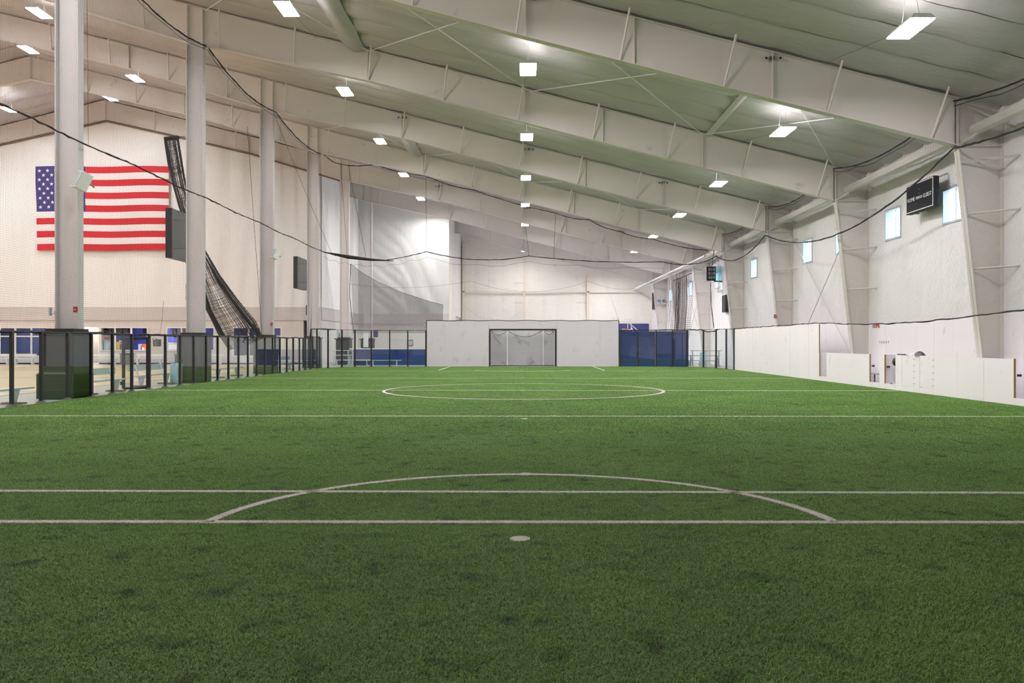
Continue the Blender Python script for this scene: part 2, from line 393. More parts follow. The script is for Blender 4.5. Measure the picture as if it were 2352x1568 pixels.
# ------------------------------------------------------------------ walls
# right wall: shell with window holes, vinyl liner panels above, plywood sheets below
winspan = []
for f in [5.3, 14.45]+FR:
    for a, b in ((2.0, 3.3), (6.25, 7.55)): winspan.append((f+a, f+b))
winspan = [w for w in winspan if w[0] > 14]
ZW0, ZW1 = 5.66, 6.88
ycuts = [Y0]
for a, b in winspan: ycuts += [a, b]
ycuts += [YB]
shell = MB()
for i, (a, b) in enumerate(zip(ycuts, ycuts[1:])):
    if i % 2 == 0: shell.box(XW+.05, XW+.25, a, b, 0, 9.2)
    else: shell.box(XW+.05, XW+.25, a, b, 0, ZW0); shell.box(XW+.05, XW+.25, a, b, ZW1, 9.2)
wr = shell.build('wall_right', M_LINER); struct(wr, 'right side wall with white vinyl liner, plywood foot and small windows')
def lpanel(a, b, z0, z1):
    mb = MB(); nz = max(2, int((z1-z0)/0.6))
    def fn(u, v):
        y = a+(b-a)*u; z = z0+(z1-z0)*v
        return (XW+0.045-0.055*math.sin(math.pi*u)**0.6 if 0 < u < 1 else XW+0.045, y, z)
    mb.grid(fn, 6, nz); return mb.build('liner_panel', M_LINER, wr, True)
for i, (a, b) in enumerate(zip(ycuts, ycuts[1:])):
    if i % 2 == 0:
        n = max(1, round((b-a)/1.45))
        for k in range(n): lpanel(a+(b-a)*k/n, a+(b-a)*(k+1)/n, 2.60, 8.70)
    else: lpanel(a, b, 2.60, ZW0-.02); lpanel(a, b, ZW1+.02, 8.70)
y = 14.0
while y < YB-.2:
    MB().box(XW+.005, XW+.05, y+.004, min(y+1.216, YB-.01), 0, 2.60).build('plywood_sheet', M_PLY, wr); y += 1.22
mb = MB()
for i, (a, b) in enumerate(winspan):
    w = bpy.data.objects.new('window_%d' % (i+1), None); COL.objects.link(w); w.location = (XW, (a+b)/2, ZW0)
    struct(w, 'small square window high on the right wall, %s from the camera' % (ORD[i] if i < 12 else '%dth' % (i+1)), 'window')
    wd = (b-a)/2; hh = ZW1-ZW0; fr = MB(); t = 0.07
    fr.box(0, .25, -wd, -wd+t, 0, hh); fr.box(0, .25, wd-t, wd, 0, hh); fr.box(0, .25, -wd+t, wd-t, 0, t); fr.box(0, .25, -wd+t, wd-t, hh-t, hh)
    fr.build('window_frame', M_FRAMEW, w)
    MB().box(.12, .16, -.02, .02, t, hh-t).build('mullion', M_FRAMEW, w)
    MB().quad((.14, -wd+t, t), (.14, wd-t, t), (.14, wd-t, hh-t), (.14, -wd+t, hh-t)).build('pane', M_WGLASS, w)
# end wall
wb = MB().prism([(XP-.2, 0), (XW+.3, 0), (XW+.3, ZT(XW)+.3), (XP-.2, ZT(XP)+.3)], YB+.06, YB+.26).build('wall_back', M_LINERB)
struct(wb, 'tall white vinyl lined end wall beyond the goal')
xs = np.linspace(XP, XW, 15)
for a, b in zip(xs, xs[1:]):
    mb = MB()
    def fn(u, v, a=a, b=b):
        x = a+(b-a)*u; z0, z1 = 0.0, ZT(x)+.1
        return (x, YB+.05-(0.05*math.sin(math.pi*u)**.6 if 0 < u < 1 else 0), z0+(z1-z0)*v)
    mb.grid(fn, 6, 14); mb.build('liner_panel', M_LINERB, wb, True)
MB().box(7.6, 14.1, YB-.16, YB-.02, 0, 3.78).build('wall_pad', M_BLUEP, wb)
def post_i(mb, x0, x1, y0, y1, z0, z1, t=0.03):       # an I section, web along x
    ym = (y0+y1)/2
    mb.box(x0, x0+t, y0, y1, z0, z1); mb.box(x1-t, x1, y0, y1, z0, z1); mb.box(x0+t, x1-t, ym-t/2, ym+t/2, z0, z1); return mb
for k, x in enumerate((XP+.4, 0.2, 7.3)):
    MB().box(x-.13, x+.13, YB-.36, YB-.06, 0, ZB(x)+.2).build('wind_post', M_POST, wb)
    if k:
        for z in (3.9, 6.1, 8.3, 10.2):
            if z < ZB(x)-1: MB().bar((x-.16, YB-.45, z), (x-1.2, YB-.1, z), .05).build('girt_brace', M_STEEL, wb)
MB().box(XP, 13.4, YB-.36, YB-.24, 7.24, 7.37).build('girt', M_POST, wb)
for a, b in (((-6.7, 5.9), (-1.6, 2.2)), ((-.2, 5.2), (-4.4, 1.8))):
    MB().bar((a[0], YB-.2, a[1]), (b[0], YB-.2, b[1]), .03).build('brace_rod', M_STEEL, wb)
# left: flag wall (with openings), return, rear wall, partition
SC = YF/F
def fx(px): return (px-VX)*SC
def fz(py): return H+(VY-py)*SC
ZG = fz(705); ZL = fz(734)
OPEN = [(fx(-60), fx(108), 0.60, 2.85), (fx(193), fx(227), 0.0, 2.85), (fx(230), fx(340), 1.04, 2.85), (fx(382), fx(493), 1.04, 2.85), (fx(534), fx(647), 0.60, 2.85), (fx(697), fx(706), 0.0, fz(735))]
mb = MB(); x = -48.0
for a, b, z0, z1 in OPEN:
    mb.box(x, a, YF, YF+.2, 0, ZL)
    if z0 > 0: mb.box(a, b, YF, YF+.2, 0, z0)
    mb.box(a, b, YF, YF+.2, z1, ZL); x = b
mb.box(x, XL, YF, YF+.2, 0, ZL)
wf = mb.build('wall_left', M_LOWER); struct(wf, 'flag wall of the left hall with snack bar windows at its foot')
MB().box(-48, XL, YF-.05, YF+.2, ZL, ZG).build('siding_band', M_BAND, wf)
MB().box(-48, XL, YF-.07, YF-.05, ZL-.05, ZL+.02).build('siding_trim', M_BAND, wf)
xs = np.linspace(-48, XL, 15)
for a, b in zip(xs, xs[1:]):
    mb = MB()
    def fn(u, v, a=a, b=b):
        x = a+(b-a)*u; z1 = ZT(x)+.12; z = ZG+(z1-ZG)*v
        return (x, YF-.02-0.05*math.sin(math.pi*u)**.7-.05*math.sin(x*2.1+z*.25)*v*(1-v) if 0 < u < 1 else YF-.02, z)
    mb.grid(fn, 8, 12); mb.build('drape_panel', M_DRAPE, wf, True)
MB().prism([(-62, ZG), (XL, ZG), (XL, ZT(XL)+.4), (-32, ZT(-32)+.4), (-62, ZT(-62)+.4)], YF+.1, YF+.25).build('backing_sheet', M_LOWER, wf)
MB().box(-62, -48, YF, YF+.2, 0, ZG).build('lower_sheet', M_LOWER, wf)
MB().box(fx(-60), fx(192), YF-.04, YF, 0.02, .58).build('kick_panel', M_BASE, wf)
MB().box(fx(228), XL, YF-.04, YF, 0.02, .58).build('kick_panel', M_BASE, wf)
MB().box(-48, fx(192), YF-.06, YF, 0, .10).build('skirting', M_BLACK, wf); MB().box(fx(228), fx(696), YF-.06, YF, 0, .10).build('skirting', M_BLACK, wf)
def sidewall(name, label, x, y0, y1, panels, sgn):
    ztop = ZT(x)+.4
    w = MB().box(min(x, x-sgn*.2), max(x, x-sgn*.2), y0, y1, 0, ztop).build(name, M_LOWER); struct(w, label)
    ys = np.linspace(y0, y1, panels+1)
    for a, b in zip(ys, ys[1:]):
        mb = MB()
        def fn(u, v, a=a, b=b):
            z = ZG+(ztop-.1-ZG)*v
            return (x+sgn*(.03+(.08*math.sin(math.pi*u)**.8 if 0 < u < 1 else 0)), a+(b-a)*u, z)
        mb.grid(fn, 6, 10); mb.build('drape_panel', M_DRAPE, w, True)
    return w
ws = sidewall('wall_left_return', 'white draped return wall beside the last left columns', XL, YF+.25, YR+.1, 6, 1)
MB().box(XL, XL+.06, YF+.25, YR, ZL, ZG).build('siding_band', M_BAND, ws)
wrr = MB().box(XL, XP, YR, YR+.2, 0, ZT(XL)+.4).build('wall_left_rear', M_LOWER); struct(wrr, 'white draped wall facing the field behind the left corner')
mb = MB()
def fn(u, v):
    x = XL+(XP-XL)*u; z1 = ZT(x)+.2; z = ZG-.05*abs(math.sin(7*u*math.pi))+(z1-ZG)*v
    k = 3.2*(1-.55*v); fold = abs(math.sin(k*(x+.55*(z-9)*(1 if u < .5 else -.35))*.8))
    return (x, YR-.05-.085*fold*(1-v)**.5*min(1, v*6)-.05*math.sin(z*1.9+x*2.3)*(1-v), z)
mb.grid(fn, 90, 60); mb.build('drape_sheet', M_DRAPE2, wrr, True)
MB().box(XL, XP, YR-.06, YR, ZL, ZG).build('siding_band', M_BAND, wrr)
wp = sidewall('wall_partition', 'white draped partition running back to the end wall', XP, YR, YB+.1, 6, 1)
mb = MB()
def fn(u, v):
    z = 2.9+(ZT(XP)-2.9)*v; a = u*10.5
    return (XP+(.12+.10*math.sin(a*1.9))*min(1, u*14)-.02, YR-.09+u*5.4, z)
mb.grid(fn, 42, 16); mb.build('corner_curtain', M_LINERB, wp, True)
mb = MB()
for (xa, za), (xb, zb) in zip(BOT, BOT[1:]):
    if xb >= -13.3: continue
    xa = min(xa, -15.6); za = ZB(xa)
    mb.hexa([(xa,YF-.24,za-.16),(xb,YF-.24,zb-.16),(xb,YF-.1,zb-.16),(xa,YF-.1,za-.16),(xa,YF-.24,za-.06),(xb,YF-.24,zb-.06),(xb,YF-.1,zb-.06),(xa,YF-.1,za-.06)])
mb.build('head_trim', M_BROWN, wf)
def bulge(x, w, h, y0, y1, name, m):
    mb = MB(); mb.grid(lambda u, v: (x+(u-.5)*w+.02*math.sin(v*19)*(h > .1), y0+(y1-y0)*v, ZT(x+(u-.5)*w)+.02-h*math.sin(math.pi*u)-.02*abs(math.sin(v*16))*(h > .1)), 10, 40); mb.build(name, m, ceil, True)
for k, y_ in enumerate((FR[0], FR[2])):
    bulge(-7.0, .95, .22, y_+.1, y_+9.0, 'insulation_bulge', M_CEIL)
bulge(7.75, .26, .06, FR[0]+.1, FR[1]-.1, 'seam_tape', mat('seam_tape', (.60, .57, .58), .4, noise=(2, .05)))
# unseen sides that close the hall
o = MB().box(-60, 15, Y0-.2, Y0, 0, 21).build('wall_front', M_LINER); struct(o, 'white wall behind the camera')
o = MB().box(-54.2, -54, Y0, YF+.3, 0, 16).build('wall_far_left', M_LINER); struct(o, 'far left side wall of the neighbouring hall')

# ------------------------------------------------------------------ snack bar rooms and windows of the flag wall
def shell_room(name, label, x0, x1, z1, depth, m, lit):
    y0 = YF+.2; mb = MB()
    mb.quad((x0, y0+depth, 0), (x1, y0+depth, 0), (x1, y0+depth, z1), (x0, y0+depth, z1)); mb.quad((x0, y0, 0), (x0, y0+depth, 0), (x0, y0+depth, z1), (x0, y0, z1))
    mb.quad((x1, y0+depth, 0), (x1, y0, 0), (x1, y0, z1), (x1, y0+depth, z1)); mb.quad((x0, y0, z1), (x0, y0+depth, z1), (x1, y0+depth, z1), (x1, y0, z1))
    r = mb.build(name, m); struct(r, label, 'room')
    if lit:
        mb = MB().box((x0+x1)/2-.6, (x0+x1)/2+.6, y0+.5, y0+.9, z1-.08, z1-.02); mb.build('ceiling_lamp', mat('room_lamp', (.9, .9, .9), emit=(1, .95, .88), estr=lit), r)
    return r
rooms = [shell_room('wall_room', 'blue party room seen through the leftmost windows', OPEN[0][0]-.5, OPEN[0][1]+.4, 3.2, 3.0, M_ROOM2, 16),
         shell_room('wall_passage', 'cream lit passage left of the snack bar', OPEN[1][0]-.1, OPEN[1][1]+.05, 3.1, 2.0, M_CREAM, 9),
         shell_room('wall_snack_bar', 'bright blue snack bar room behind the serving windows', OPEN[2][0]-.1, OPEN[3][1]+.3, 3.2, 2.6, M_ROOM, 18),
         shell_room('wall_room', 'dark blue room seen through the windows right of the second column', OPEN[4][0]-.3, OPEN[4][1]+.3, 3.2, 3.0, M_ROOM2, 10),
         shell_room('wall_doorway', 'blue doorway at the right end of the flag wall', OPEN[5][0]-.1, OPEN[5][1]+.4, 3.9, 1.5, M_BAND, 0)]
wl = ['leftmost window in the flag wall above white bench', 'serving window of snack bar with fridge and orange box', 'serving window half hidden by second column', 'dark window behind the third column']
for i, (oi, mul, transom, sill) in enumerate(((0, (-2, 35, 72), True, .6), (2, (264, 301), False, 1.04), (3, (417, 455), False, 1.04), (4, (571, 606), True, .6))):
    a, b, z0, z1 = OPEN[oi]
    w = bpy.data.objects.new('window_%d' % (30+i), None); COL.objects.link(w); w.location = ((a+b)/2, YF, z0); struct(w, wl[i], 'window')
    cx = (a+b)/2; hh = z1-z0; fr = MB(); t = .08
    for q in (a, b-t): fr.box(q-cx, q+t-cx, -.04, .1, 0, hh)
    fr.box(a-cx+t, b-cx-t, -.04, .1, hh-t, hh); fr.box(a-cx+t, b-cx-t, -.08, .2, -.02, t*.7)
    fr.build('window_frame', M_WHITE, w)
    edges = [a]+[fx(p) for p in mul]+[b]
    for q in edges[1:-1]: MB().box(q-cx-.05, q-cx+.05, -.03, .08, t*.7, hh-t).build('mullion', M_WHITE, w)
    if transom: MB().box(a-cx+t, b-cx-t, -.02, .07, fz(772)-z0-.05, fz(772)-z0+.04).build('transom', M_WHITE, w)
    for q, r_ in zip(edges, edges[1:]):
        if i in (0, 3): MB().quad((q-cx+.05, .03, t), (r_-cx-.05, .03, t), (r_-cx-.05, .03, hh-t), (q-cx+.05, .03, hh-t)).build('pane', M_WGLASS, w)
# things in the snack bar
def boxthing(name, label, cat, px0, px1, py0, py1, y, dep, m, c=.02):
    k = y/F; x0, x1 = (px0-VX)*k, (px1-VX)*k; z0, z1 = H+(VY-py1)*k, H+(VY-py0)*k
    t = thing(name, label, cat, ((x0+x1)/2, y, z0)); w = (x1-x0)/2
    MB().cham(-w, w, 0, dep, 0, z1-z0, min(c, w*.4, dep*.4, (z1-z0)*.4)).build('body', m, t)
    return t, w, z1-z0
ctr = MB().box(fx(228), fx(345), YF+.21, YF+.38, .98, 1.04).build('service_counter', M_WHITE); tag(ctr, 'white service counter inside the left snack bar window', 'counter')
ctr = MB().box(fx(379), fx(500), YF+.21, YF+.38, .98, 1.04).build('service_counter', M_WHITE); tag(ctr, 'white service counter inside window beside the second column', 'counter')
def menu(px0, px1, py0, py1, label, y, m=M_BOARD, rows=5):
    t, w, h = boxthing('menu_board', label, 'sign', px0, px1, py0, py1, y, .05, m, .01)
    mb = MB()
    for r in range(rows):
        for c_ in (-.85, .05):
            L_ = w*(.55+.25*random.random()); mb.box(c_*w, c_*w+L_, -.012, -.003, h*(r+.6)/(rows+.6), h*(r+.6)/(rows+.6)+.025)
    mb.build('printed_rows', M_GREYP, t)['kind'] = 'stuff'; return t
menu(238, 250, 754, 770, 'dark menu board with round badge in the snack bar', 61.0, rows=2)
menu(251, 263, 754, 769, 'dark menu board second from left in snack bar', 61.0)
menu(266, 299, 754, 769, 'wide dark menu board in the middle of the snack bar window', 61.0)
menu(328, 338, 754, 770, 'dark narrow panel at right of the snack bar window', 61.0, rows=0)
menu(391, 406, 754, 771, 'dark menu board left of the white mullion near second column', 61.0)
menu(407, 416, 754, 771, 'grey lettered board touching the mullion near second column', 61.0, M_SCREY)
menu(418, 429, 754, 771, 'grey lettered board right of the mullion near second column', 61.0, M_SCREY)
t, w, h = boxthing('drinks_fridge', 'upright drinks fridge with lit glass door behind serving window', 'fridge', 272, 287, 781, 806, 61.35, .7, M_BOARD)
MB().box(-w*.8, w*.8, -.02, 0, h*.84, h*.97).build('header_sign', M_WHITE, t); MB().box(-w*.8, w*.8, -.02, 0, .06, h*.80).build('door', mat('fridge_door', (.10, .22, .30), .3, noise=(9, .6)), t)
for q in range(3): MB().box(-w*.75, w*.75, -.035, -.02, .12+q*.22, .20+q*.22).build('bottle_row', (M_TEAL, M_RED, M_PALEB)[q], t)
t, w, h = boxthing('popcorn_machine', 'glass sided popcorn machine on the snack bar counter', 'machine', 238, 254, 782, 805, 60.95, .5, M_GREYP); MB().box(-w*.8, w*.8, -.02, 0, .12, h*.8).build('window', M_PALEB, t)
t, w, h = boxthing('snack_box', 'orange and white snack box on the counter at right', 'box', 325, 333, 790, 804.6, 60.95, .3, M_ORANGE); MB().box(-w*.6, w*.6, -.01, 0, .05, h*.5).build('label_patch', M_WHITE, t)
boxthing('snack_box', 'yellow display box left of the drinks fridge', 'box', 267, 271, 785, 803, 61.0, .3, M_YELLOW)
boxthing('snack_box', 'red and white sign box at top of popcorn corner', 'box', 240, 247, 773, 779, 61.0, .1, M_RED)
boxthing('cup_stack', 'pale green cup dispenser left of the orange snack box', 'dispenser', 317, 323, 790, 804.6, 60.95, .25, M_PALEB)
boxthing('notice', 'white notice sheet at the lower left of serving window', 'notice', 228.5, 236, 793, 804.6, 60.9, .03, M_WHITE, .005)
t, w, h = boxthing('warming_cabinet', 'grey glass warming cabinet on the counter near second column', 'cabinet', 386, 411, 787, 804.6, 60.95, .5, M_GREYP); MB().box(-w*.9, w*.9, -.02, 0, .08, h*.85).build('glass_door', M_WHITE, t)
boxthing('snack_box', 'brown tall box left of the warming cabinet', 'box', 383, 385.5, 787, 804.6, 60.95, .2, M_BROWN)
# furniture in the left room
def table(px, py, m, label):
    k = 61.6/F; t = thing('party_table', label, 'table', ((px-VX)*k, 61.6, 0)); z = H+(VY-py)*k
    MB().cham(-.55, .55, -.35, .35, z-.05, z, .02).build('tabletop', M_BROWN, t); MB().box(-.6, .6, -.45, -.38, .4, z-.1).build('skirt', m, t)
    for sx in (-.5, .5): MB().box(sx-.03, sx+.03, -.3, .3, 0, z-.05).build('leg', M_GREYP, t)
table(47, 811, M_BROWN, 'brown table in the left party room'); table(64, 811, M_TEAL, 'table with teal skirt right of the brown table'); table(6, 812, M_TEAL, 'table with teal skirt at the left picture edge')
table(582, 813, M_TEAL, 'table with teal skirt in the dark room behind third column')
t, w, h = boxthing('menu_sign', 'small dark menu sign with badge on pillar between snack bar windows', 'sign', 351, 369, 779, 795, YF-.06, .05, mat('brown_sign', (.045, .035, .032), .5, noise=(3, .1)), .01)
MB().disc((-w*.55, -.02, h+.02), .17, 'y', 20, .09).build('badge', M_BOARD, t); MB().disc((-w*.55, -.025, h+.02), .12, 'y', 20, .05).build('badge_panel', M_WHITE, t)
mb = MB()
for r in range(5): mb.box(-w*.85, w*(.2+.5*random.random()), -.012, -.003, h*(r+.7)/6.2, h*(r+.7)/6.2+.02)
mb.build('printed_rows', M_GREYP, t)['kind'] = 'stuff'

# ------------------------------------------------------------------ the flag
fg = thing('national_flag', 'large red, white and blue striped flag hanging on the draped wall', 'flag', (fx(85)*.995, YF-.30, fz(575)*.995+.01))
FW, FH = fx(386)-fx(85), fz(383)-fz(575)
def fw(x, z): return (-.10*(1-z/FH)*(x < .0) + x + .16*(1-x/FW)*(-1)*(z/FH) , .05*math.sin(x*1.1+z*.4)+.03*math.sin(z*2.2+x*.5), z+.03*math.sin(x*.9))
cw = fx(198)-fx(85); st = FH/13
for i in range(13):
    z0 = i*st; x0 = cw if i >= 6 else 0
    mb = MB(); mb.grid(lambda u, v, x0=x0, z0=z0: fw(x0+(FW-x0)*u, z0+st*v), 24, 2)
    mb.build('stripe', M_FRED if i % 2 == 0 else M_FWHITE, fg, True)
mb = MB(); mb.grid(lambda u, v: fw(cw*u, 6*st+7*st*v), 10, 10); mb.build('canton', M_FBLUE, fg, True)
sm = MB(); sm.v = [((.16 if k % 2 == 0 else .062)*math.sin(k*math.pi/5), 0, (.16 if k % 2 == 0 else .062)*math.cos(k*math.pi/5)) for k in range(10)]+[(0, -.012, 0)]
sm.f = [(k, (k+1) % 10, 10) for k in range(10)]; sme = sm.mesh('star', M_LETTER)
for r in range(9):
    for c_ in range(6 if r % 2 == 0 else 5):
        x = cw*(c_*2+1+(r % 2))/12; z = 6*st+7*st*(r+1)/10.0
        p = fw(x, z); link('star', sme, fg, (p[0], p[1]-.03, p[2]))

# ------------------------------------------------------------------ steel frames
def flange(mb, pts, w, t, y, up):
    for (a, za), (b, zb) in zip(pts, pts[1:]):
        z0, z1 = (0, t) if up else (-t, 0)
        mb.hexa([(a,y-w,za+z0),(b,y-w,zb+z0),(b,y+w,zb+z0),(a,y+w,za+z0),(a,y-w,za+z1),(b,y-w,zb+z1),(b,y+w,zb+z1),(a,y+w,za+z1)])
braces_x = [12.3-3.12*k for k in range(20)]
for fi, y in enumerate(FR):
    xl = -52 if y < YF else (XL if y < YR else XP)
    t = thing('steel_frame', 'white tapered steel roof frame, %s from the camera' % ORD[fi], 'steel frame', (0, y, 0), 0, 'roof frames')
    bot = [p for p in BOT if p[0] > xl]+[(max(xl, -50), ZB(max(xl, -50)))]
    xs = sorted(set([13.05, xl if xl > -50 else -50]+([-32] if xl < -32 else [])), reverse=True); top = [(x, ZT(x)) for x in xs]
    mb = MB()
    for (a, za), (b, zb) in zip(bot, bot[1:]):
        mb.hexa([(a,-.012,za),(b,-.012,zb),(b,.012,zb),(a,.012,za),(a,-.012,ZT(a)),(b,-.012,ZT(b)),(b,.012,ZT(b)),(a,.012,ZT(a))])
    flange(mb, bot, .14, .025, 0, False); flange(mb, top, .14, .025, 0, True)
    mb.build('rafter', M_STEEL, t)
    mb = MB(); mb.prism([(13.9, 0), (XW, 0), (XW, ZT(XW)), (13.05, ZT(13.05)), (13.05, 7.57)], -.012, .012)
    mb.hexa([(13.9,-.14,0),(13.93,-.14,0),(13.93,.14,0),(13.9,.14,0),(13.05,-.14,7.57),(13.08,-.14,7.57),(13.08,.14,7.57),(13.05,.14,7.57)])
    mb.box(13.02, 13.06, -.14, .14, 7.57, ZT(13.05)); mb.box(XW-.03, XW, -.14, .14, 0, ZT(XW)); mb.box(13.08, XW-.03, -.12, .12, 7.54, 7.57)
    mb.build('side_column', M_STEEL, t)
    for z in (3.85, 5.5, 7.05):
        xi = 13.9-.85*z/7.57; MB().bar((xi+.05, -.05, z), (XW-.02, -.95, z+.02), .05).build('girt_brace', M_STEEL, t)
    MB().bar((13.1, -.05, 7.6), (XW-.05, -.9, 8.45), .06).build('knee_brace', M_STEEL, t)
    MB().bar((13.4, -.02, ZT(13.4)-.1), (XW-.05, -.8, 7.9), .05).build('knee_brace', M_STEEL, t)
    if y < YR:
        mb = MB(); post_i(mb, -14.0, -13.30, -.15, .15, 0, ZB(-13.6)-.02); mb.build('hall_column', M_COLUMN, t)
    for bx in braces_x:
        if bx > xl+.5 and bx > -46 and abs(bx+13.6) > .5:
            MB().bar((bx, -.05, ZB(bx)+.03), (bx+.22, -.62, ZT(bx+.2)+.06), .055).build('flange_brace', M_STEEL, t)
    for sx in (7.5, 3.35, .1, -6.45, -13.33, -13.97, -21, -32):
        if sx > xl+.3:
            for sg in (-1, 1): MB().box(sx-.012, sx+.012, min(sg*.012, sg*.13), max(sg*.012, sg*.13), ZB(sx), ZT(sx)).build('stiffener', M_STEEL, t)
    # eave strut tube to the next frame nearer the camera
    MB().tube([(13.55, -.1, 8.02), (13.55, -9.05, 8.02)], .17, 8).build('eave_strut', M_STEEL, t)
    if fi in (1, 3, 5):
        for a, b in ((13, 7.5), (7.5, .3), (.3, -6.4)) if y > YF else ((13, 7.5), (7.5, .3), (.3, -6.4), (-6.4, -13.2)):
            nx = -9.0
            MB().tube([(b, -.15, ZT(b)-.06), (a, nx, ZT(a)-.06)], .017, 5).build('brace_rod', M_WHITE, t)
            MB().tube([(a, -.15, ZT(a)-.06), (b, nx, ZT(b)-.06)], .017, 5).build('brace_rod', M_WHITE, t)
    if fi == 2 or fi == 5:
        for a, b in (((-.3, 7.4), (-8.6, .6)), ((-8.7, 7.4), (-.5, .6))):
            MB().tube([(XW-.18, a[0], a[1]), (XW-.18, b[0], b[1])], .022, 5).build('wall_rod', M_BAND, t)
    if fi % 2 == 0:
        for sx, nm in ((7.5, 'right'), (.35, 'middle'), (-6.4, 'left')):
            if sx < xl+1: continue
            e = thing('emergency_light', 'twin headed emergency light on %s roof frame, %s one' % (ORD[fi], nm), 'light', (sx, y-.03, ZT(sx)-.16), 0, 'emergency lights on the roof frames')
            MB().box(-.08, .08, -.07, 0, -.04, .05).build('body', M_SCREY, e)
            for q in (-.2, .2): MB().tube([(q, -.06, 0), (q*1.05, -.14, -.03)], .06, 10).build('lamp_head', M_GREYP, e); MB().disc((q*1.05, -.15, -.03), .038, 'y', 12).build('lens', M_BLACK, e)

# ------------------------------------------------------------------ high bay lights
def make_lamp():
    t = thing('high_bay_light', '', 'ceiling light')
    mb = MB(); mb.hexa([(-.29,-.62,0),(.29,-.62,0),(.29,.62,0),(-.29,.62,0),(-.20,-.58,.12),(.20,-.58,.12),(.20,.58,.12),(-.20,.58,.12)]); mb.build('housing', M_WHITE, t)
    MB().box(-.275, .275, -.60, .60, -.025, -.002).build('diffuser', M_LAMP, t)
    MB().box(-.10, .10, -.45, .45, .121, .126).build('top_slot', M_UPL, t)
    for q in (-.45, .45): MB().tube([(0, q, .12), (0, q*.4, .95)], .006, 4).build('hanging_wire', M_GREYP, t)
    MB().tube([(0, .5, .12), (-.04, 1.2, .24), (-.1, 2.5, .46), (-.16, 3.7, .68), (-.2, 4.75, .82)], .007, 5).build('power_cord', M_SCREY, t)
    return t
proto = make_lamp(); first = True
ROWS = [('right', 9.25, 9.14), ('middle', .2, 11.35), ('left', -8.38, 13.50)]
HALL = [('first hall', -15.6, 15.3), ('second hall', -22.8, 17.2), ('third hall', -29.1, 18.9), ('ridge hall', -36.3, 18.1), ('far hall', -45, 15.9)]
MIDS = [18.7, 27.85, 37.0, 46.15, 55.3, 64.5, 71.7, 82.7]
def put(x, y, z, label, group):
    global first
    if first:
        first = False; proto.location = (x, y, z); proto['label'] = label; proto['group'] = group; return proto
    return dup(proto, (x, y, z), 0, label, group)
for nm, x, z in ROWS:
    vis = 0
    for y in MIDS:
        if x < XP and y > YR: continue
        px, py = VX+x*F/y, VY-(z-H)*F/y
        if -20 < px < 2372 and -20 < py: lab = 'bright white rectangular ceiling light, %s from camera in %s row over field' % (ORD[vis], nm); vis += 1; gr = 'ceiling lights, %s row' % nm
        else: lab = 'bright ceiling light of %s row hanging nearer than the picture shows' % nm; gr = 'ceiling lights outside the view'
        put(x, y, z, lab, gr)
for nm, x, z in HALL:
    vis = hid = 0
    for y in [9.6]+MIDS[:5]:
        px, py = VX+x*F/y, VY-(z-H)*F/y
        if (nm == 'first hall' and y > 20) or (nm == 'second hall' and y > 50): continue
        if -20 < px < 2372 and -20 < py: lab = 'bright ceiling light behind the left net, %s from camera in %s row' % (ORD[vis], nm); vis += 1; gr = 'ceiling lights of the left hall'
        else: lab = 'bright ceiling light of the %s row beyond the left picture edge, %s of these' % (nm, ORD[hid]); hid += 1; gr = 'ceiling lights outside the view'
        put(x, y, z, lab, gr)

# ------------------------------------------------------------------ column pads
for fi, y in enumerate(FR[:6]):
    t = thing('column_pad', 'dark padded box around foot of the %s column from the camera' % ORD[fi], 'column pad', (-13.68, y, 0), 0, 'column pads')
    MB().cham(-.52, .50, -.62, .50, 0, 1.90, .05).build('padding', M_NAVY, t)
    MB().box(-.60, .54, -.70, .56, 1.90, 1.98).build('cap', M_PADCAP, t); MB().box(-.42, .40, -.45, .40, 1.98, 2.06).build('cap_rim', M_PADCAP, t)
    if fi == 0: MB().cham(-.58, .50, -.68, .54, 0, .78, .06).build('padding_skirt', M_NAVY, t)

# ------------------------------------------------------------------ glass fences
def fence(name, label, pts, h, pane_gap=.04, skip=()):
    t = thing(name, label, 'fence', (pts[0][0], pts[0][1], 0)); o = Vector((pts[0][0], pts[0][1]))
    P = [Vector(p)-o for p in pts]
    for i, p in enumerate(P):
        d = (P[min(i+1, len(P)-1)]-P[max(i-1, 0)]).normalized(); n = Vector((-d.y, d.x))
        q = [p+d*.038-n*.04, p+d*.038+n*.04, p-d*.038+n*.04, p-d*.038-n*.04]
        mb = MB().hexa([(v.x, v.y, 0) for v in q]+[(v.x, v.y, h) for v in q])
        f = [p+d*.11-n*.11, p+d*.11+n*.11, p-d*.11+n*.11, p-d*.11-n*.11]
        mb.hexa([(v.x, v.y, 0) for v in f]+[((p+(v-p)*.35).x, (p+(v-p)*.35).y, .07) for v in f]); mb.build('post', M_BLACK, t)
    for i, (a, b) in enumerate(zip(P, P[1:])):
        if i in skip: continue
        d = (b-a).normalized(); a2, b2 = a+d*pane_gap, b-d*pane_gap; n = Vector((-d.y, d.x))*.006
        MB().hexa([(a2.x+n.x,a2.y+n.y,.03),(a2.x-n.x,a2.y-n.y,.03),(b2.x-n.x,b2.y-n.y,.03),(b2.x+n.x,b2.y+n.y,.03),(a2.x+n.x,a2.y+n.y,h-.03),(a2.x-n.x,a2.y-n.y,h-.03),(b2.x-n.x,b2.y-n.y,h-.03),(b2.x+n.x,b2.y+n.y,h-.03)]).build('glass_pane', M_GLASS, t)
        mb = MB(); mb.bar((a.x, a.y, h), (b.x, b.y, h), .022).build('top_rail', M_BLACK, t)
    return t
posts = [20.1+1.2345*k for k in range(-4, 24)]
LF = [(-13.1, y) for y in posts]
fence('glass_fence', 'long low glass fence with black posts along the left touchline', LF, 1.93, skip=(9,))
